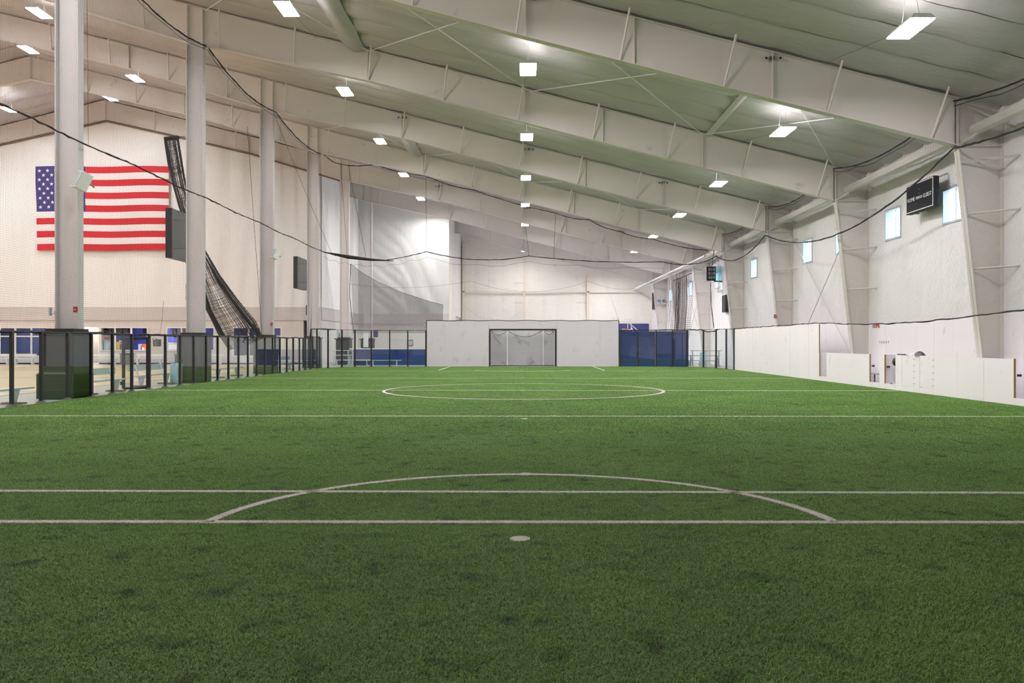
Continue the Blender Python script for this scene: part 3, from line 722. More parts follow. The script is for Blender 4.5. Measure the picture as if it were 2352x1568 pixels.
LC = [(-13.1, 48.55), (-13.06, 49.8), (-12.65, 51.0), (-12.0, 52.1), (-11.35, 53.1), (-10.4, 53.9), (-9.15, 54.0), (-7.9, 54.0), (-6.66, 54.0)]
fence('glass_fence', 'taller glass fence rounding the far left corner', LC, 2.50)
RC = [(6.72, 54.0), (7.95, 54.0), (9.2, 54.0), (10.3, 53.75), (11.1, 52.9), (11.85, 51.3), (12.35, 50.0), (12.68, 48.75), (12.8, 47.4)]
fence('glass_fence', 'tall glass fence rounding the far right corner', RC, 2.50)
g = thing('glass_gate', 'glass gate with black frame standing open behind left fence', 'gate', (-13.2, 27.6, 0), 0)
q = MB(); a, b = Vector((0, 0)), Vector((-.62, -.1+.55-.9)); d = (b-a).normalized()
for p in (a, b): MB().box(p.x-.04, p.x+.04, p.y-.04, p.y+.04, .05, 1.85).build('stile', M_BLACK, g)
for z in (.06, 1.80): MB().bar((a.x, a.y, z), (b.x, b.y, z), .06).build('rail', M_BLACK, g)
MB().quad((a.x, a.y, .1), (b.x, b.y, .1), (b.x, b.y, 1.8), (a.x, a.y, 1.8)).build('glass_pane', M_GLASS, g)
MB().box(b.x-.09, b.x-.03, b.y-.05, b.y+.03, .18, .30).build('hinge', M_BLACK, g)
# blue windscreen behind the right fence, blue boards beyond the left corner
t = thing('blue_windscreen', 'deep blue vinyl padding standing behind the right corner glass', 'padding', (0, 0, 0))
BP = [(6.75, 54.25), (7.95, 54.25), (9.2, 54.25), (10.35, 54.1), (11.3, 53.4)]
for a, b in zip(BP, BP[1:]):
    a, b = Vector(a), Vector(b); d = (b-a).normalized(); n = Vector((-d.y, d.x))*.06; a = a+d*.01; b = b-d*.01
    MB().hexa([(a.x,a.y,0),(b.x,b.y,0),(b.x+n.x,b.y+n.y,0),(a.x+n.x,a.y+n.y,0),(a.x,a.y,2.44),(b.x,b.y,2.44),(b.x+n.x,b.y+n.y,2.44),(a.x+n.x,a.y+n.y,2.44)]).build('pad_panel', M_BLUE, t)
t = thing('blue_board', 'low blue board with white cap rail behind the left corner glass', 'board', (-11.1, 57.5, 0))
for k in range(4):
    MB().box(-1.3+k*1.42, .11+k*1.42, 0, .08, 0, 1.16).build('board_panel', M_BLUE if k else M_BLUEP, t)
MB().box(-1.6, 4.42, -.04, .12, 1.16, 1.24).build('cap_rail', M_WHITE, t)

# ------------------------------------------------------------------ goal boards and goal
YG = 54.0; ZGB = 3.14
gb = thing('goal_board', 'tall white plywood end board around the goal', 'board', (0, YG, 0))
seams = [980, 1022.5, 1064.8, 1107.5, 1123]; segs = list(zip(seams, seams[1:])); seams = [1278.5, 1292.8, 1335.5, 1378.3, 1421]; segs += list(zip(seams, seams[1:]))
for a, b in segs: MB().box(XofP(a, YG)+.005, XofP(b, YG)-.005, random.uniform(0, .008), .06, 0.02, ZGB).build('board_panel', M_GOALB, gb)
ZO = H+(VY-755)/F*YG
for a, b in ((1123, 1200), (1200, 1278.5)): MB().box(XofP(a, YG)+.004, XofP(b, YG)-.004, .004, .06, ZO, ZGB).build('header_panel', M_GOALB, gb)
for x in (XofP(980, YG)-.03, XofP(1421, YG)): MB().box(x, x+.04, -.02, .10, 0, ZGB+.03).build('edge_trim', M_BLACK, gb)
MB().tube([(XofP(980, YG)+(XofP(1421, YG)-XofP(980, YG))*k/30, 0, ZGB+.03+.02*math.sin(k*1.3)) for k in range(31)], .025, 6).build('top_rope', M_ROPE, gb)
go = thing('soccer_goal', 'recessed soccer goal with black frame in the end board', 'goal', (0, YG, 0))
xl, xr, t_ = XofP(1123.5, YG), XofP(1278.2, YG), .10
MB().box(xl, xl+t_, -.03, .10, 0, ZO).build('goal_post', M_BLACK, go); MB().box(xr-t_, xr, -.03, .10, 0, ZO).build('goal_post', M_BLACK, go); MB().box(xl+t_, xr-t_, -.03, .10, ZO-.11, ZO).build('crossbar', M_BLACK, go)
DG = 2.2
for k, (a, b) in enumerate(zip([xl, XofP(1166, YG+DG), XofP(1207, YG+DG), XofP(1247, YG+DG)], [XofP(1166, YG+DG), XofP(1207, YG+DG), XofP(1247, YG+DG), xr])):
    MB().box(a+.006, b-.006, DG, DG+.06, 0.02, 2.9).build('back_panel', M_GOALIN, go)
for x in (xl-.06, xr): MB().box(x, x+.06, .06, DG+.06, 0, 2.9).build('side_panel', M_GOALIN, go)
for px in (1165, 1248): MB().tube([(XofP(px, YG+1.7), 1.7, 0), (XofP(px, YG+1.7), 1.7, 2.62)], .045, 8).build('net_pole', M_WHITE, go)
mb = MB()
def sagz(x):
    P3 = [(xl+.1, 2.5), (XofP(1165, 55.7), 2.55), (XofP(1248, 55.7), 2.6), (xr-.1, 2.5)]
    for (a, za), (b, zb) in zip(P3, P3[1:]):
        if a <= x <= b: u = (x-a)/(b-a); return za+(zb-za)*u-(.5 if b-a > 2 else .32)*4*u*(1-u)
    return 2.5
for x in np.arange(xl+.1, xr-.1, .06): mb.tube([(x, 1.72+.12*math.sin(x*3), 0.02), (x, 1.70+.05*math.sin(x*5), sagz(x)*.5), (x, 1.68, sagz(x))], .0018, 3, False)
for z in np.arange(.05, 2.5, .06):
    pts = [(x, 1.70, min(z, sagz(x))) for x in np.linspace(xl+.1, xr-.1, 24)]; mb.tube(pts, .0018, 3, False)
o = mb.build('goal_net', M_NET, go); o['kind'] = 'stuff'
MB().tube([(x, 1.68, sagz(x)) for x in np.linspace(xl+.1, xr-.1, 40)], .014, 5).build('net_rope', M_ROPE, go)
for a, b in (((xl+.12, .1, 2.48), (xl+.75, 1.4, 1.55)), ((XofP(1165, 55.7), 1.68, 2.55), (xl+.2, .3, 2.45)), ((XofP(1248, 55.7), 1.68, 2.6), (xr-.2, .3, 2.45))):
    MB().tube([a, tuple((Vector(a)+Vector(b))/2-Vector((0, 0, .12))), b], .012, 5).build('net_rope', M_ROPE, go)
MB().tube([(xl+.15+(xr-xl-.3)*k/24, .25+.1*math.sin(k), .04+.03*abs(math.sin(k*1.7))) for k in range(25)], .03, 6).build('net_hem', M_ROPE, go)

# ------------------------------------------------------------------ right boards and player boxes
XB = 12.82
hb = thing('side_board', 'tall white plywood board on the right touchline beyond the player boxes', 'board', (XB, 33.9, 0))
n = 11; w_ = (47.35-33.9)/n
for k in range(n): MB().box(random.uniform(0, .008), .06, k*w_+.005, (k+1)*w_-.005, .02, 2.44).build('board_panel', M_PLY, hb)
MB().box(.0, .036, -.03, 0, 1.2, 2.445).build('edge_trim', M_EDGE, hb)
lb = thing('side_board', 'low white plywood board with gate openings in front of the player boxes', 'board', (XB, 0, 0))
OPN = [(33.05, 33.85), (28.15, 28.95), (26.95, 27.75), (19.1, 20.45)]
cl = [(25.65, 26.5, 'left'), (24.45, 25.3, 'right')]
ys = 33.9
cuts = sorted([33.9]+[v for p in OPN for v in p]+[14.0]+[a for a, b, _ in cl]+[b for a, b, _ in cl], reverse=True)
def is_open(a, b): return any(p[0]-.01 <= b and a <= p[1]+.01 and (a-b) <= p[1]-p[0]+.02 for p in OPN)
def is_gate(a, b): return any(abs(b-p[0]) < .02 and abs(a-p[1]) < .02 for p in cl)
for a, b in zip(cuts, cuts[1:]):
    if a-b < .03: continue
    if is_open(a, b): MB().box(0, .06, b+.003, a-.003, .02, .20).build('sill_panel', M_PLY, lb); continue
    if is_gate(a, b):
        MB().box(0, .06, b+.003, a-.003, .02, .20).build('sill_panel', M_PLY, lb)
        gt = MB().box(.006, .05, b+.012, a-.012, .215, 1.205).build('gate_leaf', M_PLY, lb)
        for q in range(5):
            for yy in (b-.03, b+.05): MB().tube([(0, yy, .3+q*.2), (-.012, yy, .3+q*.2)], .014, 6).build('bolt', M_GREYP, gt)
        continue
    m_ = max(1, round((a-b)/1.22)); w_ = (a-b)/m_
    for k in range(m_): MB().box(random.uniform(0, .006), .032, a-(k+1)*w_+.004, a-k*w_-.004, .02, 1.22).build('board_panel', M_PLY, lb)
for a, b in OPN: MB().box(-.004, .036, b-.03, b, .2, 1.225).build('raw_edge', M_EDGE, lb)
for yy in (28.9, 27.7, 20.4): MB().box(.07, .16, yy-.03, yy+.03, .76, .82).build('latch', M_BLACK, lb)
# gate leaves swung inwards
for k, (yy, l_) in enumerate(((33.92, 'white plywood gate swung open at the far end of the player boxes'), (27.82, 'white plywood gate swung open beside the black strap'))):
    g = thing('player_gate', l_, 'gate', (XB+.07, yy, .22)); MB().box(0, .78, -.04, 0, 0, 1.0).build('leaf', M_PLY, g)
    MB().tube([(.45, .01, .45), (.45, -.06, .45)], .02, 6).build('knob', M_BLACK, g)
# player bench
for yy0, yy1, l_ in ((26.8, 33.2, 'grey player bench in the farther player box'), (15.0, 21.2, 'grey player bench in the nearest player box')):
    b = thing('player_bench', l_, 'bench', (13.75, yy0, 0)); MB().box(-.15, .15, 0, yy1-yy0, .42, .46).build('seat', M_GREYP, b)
    k = 0
    for q in np.arange(.4, yy1-yy0, 1.8): MB().box(-.12, -.08, q, q+.04, 0, .42).box(.08, .12, q, q+.04, 0, .42).build('leg', M_SCREY, b)
dv = MB().box(XB+.08, XW-.02, 23.35, 23.43, 0, 1.15).build('box_divider', M_PLY); tag(dv, 'white plywood divider between the two player boxes', 'divider')
MB().box(XB+.08, XW-.02, 33.9, 33.96, 0, 2.4).build('end_panel', M_PLY, hb)
# bag on the board
bg_ = thing('sports_bag', 'black and white cap lying on top of the low right board', 'cap', (XB+.10, 25.55, 1.225))
mb = MB(); mb.grid(lambda u, v: ((v-.5)*.3*math.sin(math.pi*u)**.5 if 0 < u < 1 else 0, -.34+u*.5, (.14*math.sin(math.pi*v))*(math.sin(math.pi*u*.9)**.6 if 0 < u < 1 else 0)), 14, 10); mb.build('crown', M_BLACK, bg_, True)
mb = MB(); mb.grid(lambda u, v: ((v-.5)*.26, .1+u*.35, .05+.05*math.sin(math.pi*v)-.03*u), 8, 8); mb.build('brim', M_WHITE, bg_, True)
st_ = thing('equipment_strap', 'black strap lying over the low board left of the cap', 'strap', (XB, 26.3, 1.225)); MB().tube([(.03, .55, .02), (.03, .3, .025), (.03, 0, .02)], .02, 6).build('strap', M_BLACK, st_)
st_ = thing('helmet', 'round black helmet hanging inside the open gate', 'helmet', (XB+.16, 27.25, .98)); mb = MB()
mb.grid(lambda u, v: (.11*math.sin(math.pi*v)*math.cos(2*math.pi*u), .11*math.sin(math.pi*v)*math.sin(2*math.pi*u), .15*math.cos(math.pi*v)), 14, 8); mb.build('shell', M_BLACK, st_, True)
# HOME sign and peg numbers
def text(body, size, m, parent, loc, rot, name='lettering', ext=.004):
    c = bpy.data.curves.new(name, 'FONT'); c.body = body; c.size = size; c.extrude = ext; c.align_x = 'CENTER'; c.align_y = 'CENTER'; c.materials.append(m)
    o = bpy.data.objects.new(name, c); me = bpy.data.meshes.new_from_object(o); bpy.data.objects.remove(o)
    if not me.materials: me.materials.append(m)
    o = bpy.data.objects.new(name, me); COL.objects.link(o); o.location = loc; o.rotation_euler = rot; o['kind'] = 'stuff'
    if parent is not None: o.parent = parent
    return o
RW = (math.pi/2, 0, -math.pi/2)
hm = thing('home_sign', 'red HOME lettering on the plywood wall of the player box', 'lettering', (XW, 31.9, 2.32)); text('HOME', .235, mat('red_letter', (.55, .03, .05), .6, noise=(3, .05)), hm, (-.005, 0, 0), RW)
nr = thing('peg_numbers', 'row of small dark numbers 1 2 3 3 7 on the player box wall', 'lettering', (XW, 31.2, 1.66)); text('1   2   3   3   7', .135, M_BLACK, nr, (-.005, 0, 0), RW)

# ------------------------------------------------------------------ scoreboards and wall fittings
sb = thing('scoreboard', 'black HOME, PERIOD and GUEST scoreboard high on the right wall', 'scoreboard', (13.9, 27.45, 6.26))
MB().cham(0, .2, -.95, .95, 0, 1.04, .02).build('case', M_BOARD, sb)
mb = MB(); e = -.012
for a in ((-.93, .93, .03, .06), (-.93, .93, .98, 1.01)): mb.box(e, 0, a[0], a[1], a[2], a[3])
for a in (-.93, .90): mb.box(e, 0, a, a+.03, .06, .98)
mb.build('white_border', M_LETTER, sb)
for tx, yy, z in (('HOME', .56, .47), ('PERIOD', 0, .47), ('GUEST', -.56, .47)): text(tx, .19 if tx != 'PERIOD' else .13, M_LETTER, sb, (-.014, yy, z), RW)
for z in (.62, .76): MB().disc((-.014, 0, z), .016, 'x', 8).build('colon_dot', M_LETTER, sb)
MB().tube([(.2, -.9, 1.0), (.45, -1.0, 1.1)], .03, 6).build('bracket', M_GREYP, sb); MB().tube([(.2, .9, .05), (.45, .9, .05)], .03, 6).build('bracket', M_GREYP, sb)
for y, l_ in ((32.8, 'large dark scoreboard back fixed beside the second column'), (51.1, 'large dark scoreboard back fixed beside the fourth column')):
    s_ = thing('hall_scoreboard', l_, 'scoreboard', (-14.0, y, 5.2))
    MB().cham(-.93, -.66, .0, 2.3, 0, 2.08, .02).build('case', M_SCREY, s_); MB().box(-.93, -.66, -.03, 0, 0, 2.08).build('end_cap', M_BLACK, s_)
    for z in (.4, 1.6): MB().bar((-.66, .12, z), (0, .1, z), .03).build('bracket', M_SCREY, s_)
    s2 = thing('shot_clock', l_.replace('large dark scoreboard back', 'narrow black shot clock').replace('beside', 'under the scoreboard on'), 'shot clock', (-14.02, y+.1, 3.45))
    MB().box(-.12, 0, 0, .6, 0, .66).build('case', M_BLACK, s2); MB().bar((-.05, .1, .66), (0.02, .05, .8), .03).build('bracket', M_BLACK, s2)
for y, z, sc_, l_ in ((23.6, 6.45, 1.0, 'grey loudspeaker mounted high on the nearest left column'), (41.9, 6.35, .9, 'small grey loudspeaker on the third left column')):
    s_ = thing('loudspeaker', l_, 'speaker', (-13.12, y-.25, z), -.6)
    o = MB().hexa([(-.19*sc_,-.17,-.26),(.19*sc_,-.17,-.26),(.15*sc_,.17,-.26),(-.15*sc_,.17,-.26),(-.19*sc_,-.17,.26),(.19*sc_,-.17,.26),(.15*sc_,.17,.26),(-.15*sc_,.17,.26)]).build('cabinet', M_WHITE, s_); o.rotation_euler = (-.35, .15, 0)
    o2 = MB().box(-.17*sc_, .17*sc_, -.185, -.172, -.23, .23).build('grille', M_GREYP, s_); o2.rotation_euler = o.rotation_euler
    MB().bar((0, .17, 0), (-.1, .4, -.1), .05).build('bracket', M_GREYP, s_)
for fi, z in ((0, 2.55), (2, 2.55)):
    s_ = thing('alarm_strobe', 'small red fire alarm strobe on the %s left column' % ORD[fi], 'alarm', (-13.36, FR[fi]-.18, z)); MB().cham(-.06, .06, -.03, .03, 0, .17, .01).build('body', M_RED, s_); MB().box(-.02, .02, -.05, -.03, .06, .10).build('lens', M_GREYP, s_)
s_ = thing('alarm_strobe', 'small red fire alarm on a column of the right wall', 'alarm', (13.5, FR[2]-.05, 2.95)); MB().cham(-.07, .07, -.05, .03, 0, .2, .01).build('body', M_RED, s_); MB().box(-.02, .02, -.07, -.05, .06, .11).build('lens', M_GREYP, s_)
s_ = thing('hook_plate', 'grey hook bracket on the net left of the nearest column', 'bracket', (-14.1, FR[0]-.2, 2.45)); MB().box(-.02, .02, -.05, .05, 0, .24).build('plate', M_GREYP, s_); MB().tube([(0, 0, .05), (.12, 0, .05), (.14, 0, .14)], .012, 5).build('hook', M_GREYP, s_)
# right rear fittings
s_ = thing('clock_board', 'black square timer board hanging at the far right corner', 'scoreboard', (13.25, 55.0, 6.0)); MB().cham(-.32, .30, -.1, .1, 0, .98, .02).build('case', M_BOARD, s_)
for r in range(3):
    for c_ in range(3): MB().box(-.22+c_*.17, -.10+c_*.17, -.115, -.10, .12+r*.28, .32+r*.28).build('digit_window', M_SCREY, s_)
MB().tube([(0, 0, .98), (.1, -1.2, 1.5)], .015, 5).build('hanging_cord', M_ROPE, s_)
s_ = thing('backboard', 'pale blue glass backboard hanging beside the timer board', 'backboard', (13.78, 56.2, 6.0), .35); MB().box(-.03, .60, -.01, .01, .1, 1.15).build('glass', M_BBGLASS, s_); MB().box(-.06, .62, -.04, .04, 0, .1).build('bottom_padding', M_BLACK, s_)
MB().tube([(.25, -.1, -.55), (.25, -.1, 1.25), (-.3, -.1, 1.4), (-1.4, -.1, 1.4)], .03, 6).build('hanger_pipe', M_GREYP, s_); MB().box(.1, .6, -.15, .0, -.75, -.55).build('counterweight', M_WHITE, s_)
s_ = thing('wall_board', 'dark board on the right wall half hidden by a column', 'scoreboard', (14.2, 55.2, 3.8)); MB().cham(0, .15, -.55, .55, 0, 1.2, .02).build('case', M_BOARD, s_); MB().box(-.02, 0, -.03, .03, 0, 1.2).build('rib', M_GREYP, s_)
s_ = thing('wall_board', 'narrow dark board at the far right corner of end wall', 'scoreboard', (14.1, 84.6, 5.2)); MB().cham(0, .12, -.6, .6, 0, 1.9, .02).build('case', M_SCREY, s_); MB().box(-.02, 0, -.5, .5, .1, 1.8).build('face', M_BOARD, s_)
for k, dx in enumerate((-.24, .22)):
    s_ = thing('wall_fan', 'round cornered grey fan box on the far right wall, %s of the pair' % ('left', 'right')[k], 'fan', (13.78+dx, 77.9, 5.45), 0, 'fan boxes'); MB().cham(-.2, .2, -.1, .1, 0, .72, .06).build('case', M_GREYP, s_)
    MB().disc((0, -.105, .36), .16, 'y', 16).build('grille', M_SCREY, s_)
# twin pipes along the right side beyond the corner
s_ = thing('folding_hoop_rail', 'pair of long white steel pipes sloping along the far right side', 'pipe', (0, 0, 0))
for dx, dz in ((0, 0), (-.35, .12)): MB().tube([(13.02+dx, 54.4, 7.55+dz), (12.72+dx, 88.0-.7, 7.45+dz)], .075, 8).build('pipe', M_WHITE, s_)
for yy in (60, 69, 78): MB().tube([(12.95, yy, 7.5), (12.95, yy, 9.0)], .02, 5).build('hanger', M_STEEL, s_)
# basketball hoop behind the goal board
s_ = thing('basketball_hoop', 'portable basketball hoop with orange rim behind the right goal board', 'basketball hoop', (10.9, 80.0, 0))
MB().tube([(1.1, .3, 0), (.3, .3, 3.2)], .06, 8).build('support', M_WHITE, s_); MB().tube([(1.5, .3, 2.4), (.1, .3, 3.6)], .04, 6).build('strut', M_WHITE, s_)
mb = MB()
for a, b in (((-.15, 3.0), (.2, 3.0)), ((.2, 3.0), (.2, 4.05)), ((.2, 4.05), (-.15, 4.05)), ((-.15, 4.05), (-.15, 3.0))): mb.bar((a[0], 0, a[1]), (b[0], 0, b[1]), .05)
mb.build('backboard_frame', M_WHITE, s_); MB().quad((-.15, 0, 3), (.2, 0, 3), (.2, 0, 4.05), (-.15, 0, 4.05)).build('backboard', M_WGLASS, s_)
MB().tube([(-.45+.28*math.cos(a), .28*math.sin(a), 3.07) for a in np.linspace(0, 2*math.pi, 21)], .035, 6).build('rim', M_ORANGE, s_); MB().box(-.2, -.05, -.1, .1, 2.98, 3.12).build('rim_mount', M_ORANGE, s_)
mb = MB()
for k in range(10):
    a = 2*math.pi*k/10; mb.tube([(-.45+.28*math.cos(a), .28*math.sin(a), 3.05), (-.45+.15*math.cos(a+.3), .15*math.sin(a+.3), 2.65)], .01, 3)
mb.build('net', M_WHITE, s_)

# ------------------------------------------------------------------ benches
def team_bench(label, x, y0, y1, back, sgn, m=M_ALU, group=None):
    t = thing('team_bench', label, 'bench', (x, y0, 0), 0, group); L_ = y1-y0
    MB().box(-.15, .15, 0, L_, .38, .43).build('seat', m, t)
    if back: MB().box(-sgn*.24-.02, -sgn*.24+.02, 0, L_, .58, .80).build('backrest', m, t)
    q0 = [L_*.16, L_*.84] if L_ > 1.5 else [L_*.5]
    for q in q0:
        MB().hexa([(-.05,q-.05,.05),(.05,q-.05,.05),(.05,q+.05,.05),(-.05,q+.05,.05),(-.1,q-.05,.38),(.14,q-.05,.38),(.14,q+.05,.38),(-.1,q+.05,.38)]).build('leg', m, t)
        MB().cham(-.30, .30, q-.12, q+.12, 0, .05, .02).build('foot_plate', M_BROWN, t)
        if back: MB().bar((-sgn*.1, q, .40), (-sgn*.24, q, .80), .05).build('back_support', m, t)
    return t
team_bench('pale blue bench nearest the camera behind the left fence', -13.62, 17.5, 21.65, False, 1)
team_bench('pale blue bench with backrest beyond the nearest column pad', -13.75, 24.35, 26.9, True, 1)
team_bench('pale blue bench with backrest between glass gate and pale blue chest', -14.3, 28.9, 31.9, True, 1)
t, w, h = boxthing('drawer_chest', 'pale blue plastic chest of four drawers behind left fence', 'chest', 390.5, 407, 834.5, 880.5, 31.6, .5, M_PALEB, .03)
for q in range(4): MB().box(-w*.92, w*.92, -.02, 0, h*(q+.06)/4, h*(q+.94)/4).build('drawer', M_PALEB, t); MB().box(-.03, .03, -.035, -.02, h*(q+.45)/4, h*(q+.55)/4).build('handle', M_GREYP, t)
def wall_bench(label, px0, px1, y=59.3):
    k = y/F; x0, x1 = (px0-VX)*k, (px1-VX)*k; t = thing('wall_bench', label, 'bench', ((x0+x1)/2, y, 0), 0, 'white benches below the flag wall'); w = (x1-x0)/2
    MB().box(-w, w, .22, .26, .62, .79).build('backrest', M_WBENCH, t); MB().box(-w, w, -.2, .12, .42, .47).build('seat', M_WBENCH, t)
    for q in (-w*.8, w*.8):
        MB().box(q-.05, q+.05, -.12, .12, 0, .42).build('leg', M_WBENCH, t); MB().bar((q, .1, .42), (q, .24, .8), .05).build('back_support', M_WBENCH, t)
for a, b, l_ in ((-40, 24, 'white bench under the window at the left picture edge'), (32, 80, 'white bench left of the nearest column pad'), (100, 150, 'white bench partly hidden by nearest column pad'), (200, 271, 'white bench right of the nearest column pad by the snack bar'), (310, 376, 'white bench under the small dark menu sign'), (455, 512, 'white bench right of the second column pad')): wall_bench(l_, a, b)
t, w, h = boxthing('waste_bin', 'dark grey square waste bin under the serving window', 'bin', 275, 298, 813, 837, 59.0, .7, M_SCREY, .06); MB().box(-w*1.03, w*1.03, -.02, .72, h, h+.05).build('lid', M_BLACK, t)
t, w, h = boxthing('waste_bin', 'dark grey bin left of the second column pad', 'bin', 401, 417, 815, 838, 59.0, .6, M_SCREY, .06); MB().box(-w*1.03, w*1.03, -.02, .62, h, h+.05).build('lid', M_BLACK, t)
def bleacher(label, x, y, rz, rows, L_, m=M_ALU):
    t = thing('bleacher', label, 'bleacher', (x, y, 0), rz)
    for r in range(rows):
        z = .42+r*.34; yy = r*.62
        MB().box(-L_/2, L_/2, yy-.13, yy+.13, z-.05, z).build('seat_plank', m, t)
        if r: MB().box(-L_/2, L_/2, yy-.42, yy-.2, z-.38, z-.34).build('foot_plank', m, t)
        for q in (-L_*.42, 0, L_*.42):
            MB().bar((q, yy, 0), (q, yy, z-.05), .06).build('leg', m, t)
            if r: MB().bar((q, yy, 0.05), (q, yy-.62, z-.4), .05).build('brace', m, t)
    for q in (-L_*.42, 0, L_*.42): MB().box(q-.03, q+.03, -.25, rows*.62-.2, 0, .05).build('skid', m, t)
    return t
bleacher('low aluminium bench behind the left corner glass', -10.6, 55.6, 0, 1, 4.0)
bleacher('aluminium bleacher with three rows behind the left corner glass', -12.4, 57.0, math.radians(25), 3, 2.6)
bleacher('grey bleacher with three rows in the far right corner', 12.45, 54.4, math.radians(-25), 3, 2.2, M_GREYP)
team_bench('grey green bench behind the fence beyond second column', -14.3, 36.2, 39.8, False, 1, M_GREYP)
team_bench('low grey bench behind the fence near the far left corner', -14.4, 44.2, 49.2, True, 1, M_GREYP)
s_ = thing('water_jug', 'pale blue water jug standing by the right corner bleacher', 'jug', (12.35, 53.7, 0)); MB().cham(-.2, .2, -.2, .2, .45, 1.0, .06).build('body', M_PALEB, s_); MB().box(-.22, .22, -.22, .22, 0, .45).build('stand', M_GREYP, s_)

# doors, posters on the left return and rear walls
def wallbox(name, label, cat, px0, px1, py0, py1, y, m, dep=.04):
    t, w, h = boxthing(name, label, cat, px0, px1, py0, py1, y, dep, m, .01); return t, w, h
dr = bpy.data.objects.new('door_1', None); COL.objects.link(dr); dr.location = (XL+.03, 67.0, 0); struct(dr, 'blue double door with tall glass panes in the return wall', 'door')
for k in (-1, 1):
    lf = MB().box(0, .05, min(0, k*.95)+.02, max(0, k*.95)-.02, .02, 2.6).build('door_leaf', M_FRAMEW, dr)
    for z in (.3, 1.45): MB().box(.05, .06, k*.48-.3, k*.48+.3, z, z+1.0).build('pane', M_TEAL if z < 1 else M_BLUEP, lf)
MB().box(-.02, .07, -1.02, 1.02, 2.6, 2.7).build('door_frame', M_WHITE, dr)
wallbox('whiteboard', 'tall white board hanging on the sixth left column', 'board', 834.5, 846, 763, 797, 67.5, M_WHITE)
t, w, h = wallbox('wall_sign', 'small grey framed sign on the wall behind corner glass', 'sign', 935, 949, 780, 794, YR-.08, M_SCREY); MB().box(-w*.8, w*.8, -.01, 0, h*.12, h*.88).build('sheet', M_GREYP, t)
t, w, h = wallbox('poster', 'red, white and teal poster behind the left corner glass', 'poster', 856, 861, 778, 797, YR-.08, M_WHITE); MB().box(-w, w, -.01, 0, h*.5, h*.95).build('red_field', M_RED, t); MB().box(-w, w, -.01, 0, 0, h*.35).build('teal_field', M_TEAL, t)
wallbox('wall_panel', 'dark blue wall panel beside the poster behind corner glass', 'panel', 858, 868, 759, 774, YR-.08, M_BLUEP)
wallbox('wall_panel', 'tall navy panel left of the white board', 'panel', 804, 815, 763, 830, 73.9, M_BLUE)

# ------------------------------------------------------------------ nets and ropes
def rope(pts, r, jit=.0, sub=6):
    out = []
    for a, b in zip(pts, pts[1:]):
        for k in range(sub): out.append(Vector(a).lerp(Vector(b), k/sub))
    out.append(Vector(pts[-1]))
    out = [p+Vector((random.uniform(-jit, jit), random.uniform(-jit, jit), random.uniform(-jit, jit))) for p in out]
    return MB().tube(out, [r*(1+random.uniform(-.25, .35)) for _ in out], 6)
def sagcurve(P, sag, n=10):
    out = []
    for i, (a, b) in enumerate(zip(P, P[1:])):
        s = sag[i] if isinstance(sag, (list, tuple)) else sag
        for k in range(n):
            u = k/n; p = Vector(a).lerp(Vector(b), u); p.z -= s*4*u*(1-u); out.append(p)
    out.append(Vector(P[-1])); return out
def polyfn(pts):
    pts = [Vector(p) for p in pts]; ds = [0]
    for a, b in zip(pts, pts[1:]): ds.append(ds[-1]+(b-a).length)
    def f(u):
        s = u*ds[-1]
        for i in range(len(pts)-1):
            if s <= ds[i+1]+1e-9: return pts[i].lerp(pts[i+1], (s-ds[i])/max(1e-9, ds[i+1]-ds[i]))
        return pts[-1]
    return f, ds[-1]
def netting(name, parent, top, bot, cell, r, seg_v=6, wob=.0, m=M_NET):
    ft, Lt = polyfn(top); fb, _ = polyfn(bot); n = max(2, int(Lt/cell)); mb = MB()
    T = [ft(i/n) for i in range(n+1)]; B = [fb(i/n) for i in range(n+1)]
    hmax = max((a-b).length for a, b in zip(T, B)); nv = max(2, int(hmax/cell))
    def P(i, v):
        p = T[i].lerp(B[i], v)
        if wob: p = p+Vector((wob*math.sin(i*cell*2.3+v*3)*math.sin(math.pi*v), 0, .6*wob*math.sin(i*cell*1.6)*math.sin(math.pi*v)))
        return p
    for i in range(n+1): mb.tube([P(i, k/seg_v) for k in range(seg_v+1)], r, 3, False)
    step = max(1, int(.45/cell))
    idx = list(range(0, n+1, step)); idx += [n] if idx[-1] != n else []
    for j in range(1, nv): mb.tube([P(i, j/nv) for i in idx], r, 3, False)
    o = mb.build(name, m, parent); o['kind'] = 'stuff'; return o
XN = -13.17
ln = thing('safety_net', 'black safety net hung on ropes along the left side above fence', 'net', (0, 0, 0))
ZTOP = [(XN, 14.45, 14.35), (XN, 23.6, 14.05), (XN, 32.75, 14.02), (XN, 41.9, 13.97), (XN, 51.05, 13.95)]
top = sagcurve(ZTOP, [.6, .55, .45, .35]); mid = [Vector((XN, y, 7.64+.03*math.sin(y))) for y in np.linspace(14.45, 52.6, 24)]
bot = [Vector((XN, y, 1.97-.08*abs(math.sin(y*.9)))) for y in np.linspace(14.45, 48.6, 30)]+[Vector((-13.1, 48.6, 2.5)), Vector((-12.3, 51.6, 2.5))]
netting('upper_netting', ln, top, mid, .060, .0017, 6, .05); netting('lower_netting', ln, mid, bot, .060, .0017, 6, .05)
rope(top, .027, .015, 3).build('top_rope', M_ROPE, ln); rope(mid, .024, .012, 6).build('middle_rope', M_ROPE, ln); rope(bot, .036, .022, 4).build('bottom_rope', M_ROPE, ln)
MB().tube([p+Vector((0, 0, -.10-.10*abs(math.sin(i*.8)))) for i, p in enumerate(top)], .010, 4).build('net_edge_cord', M_ROPE, ln)
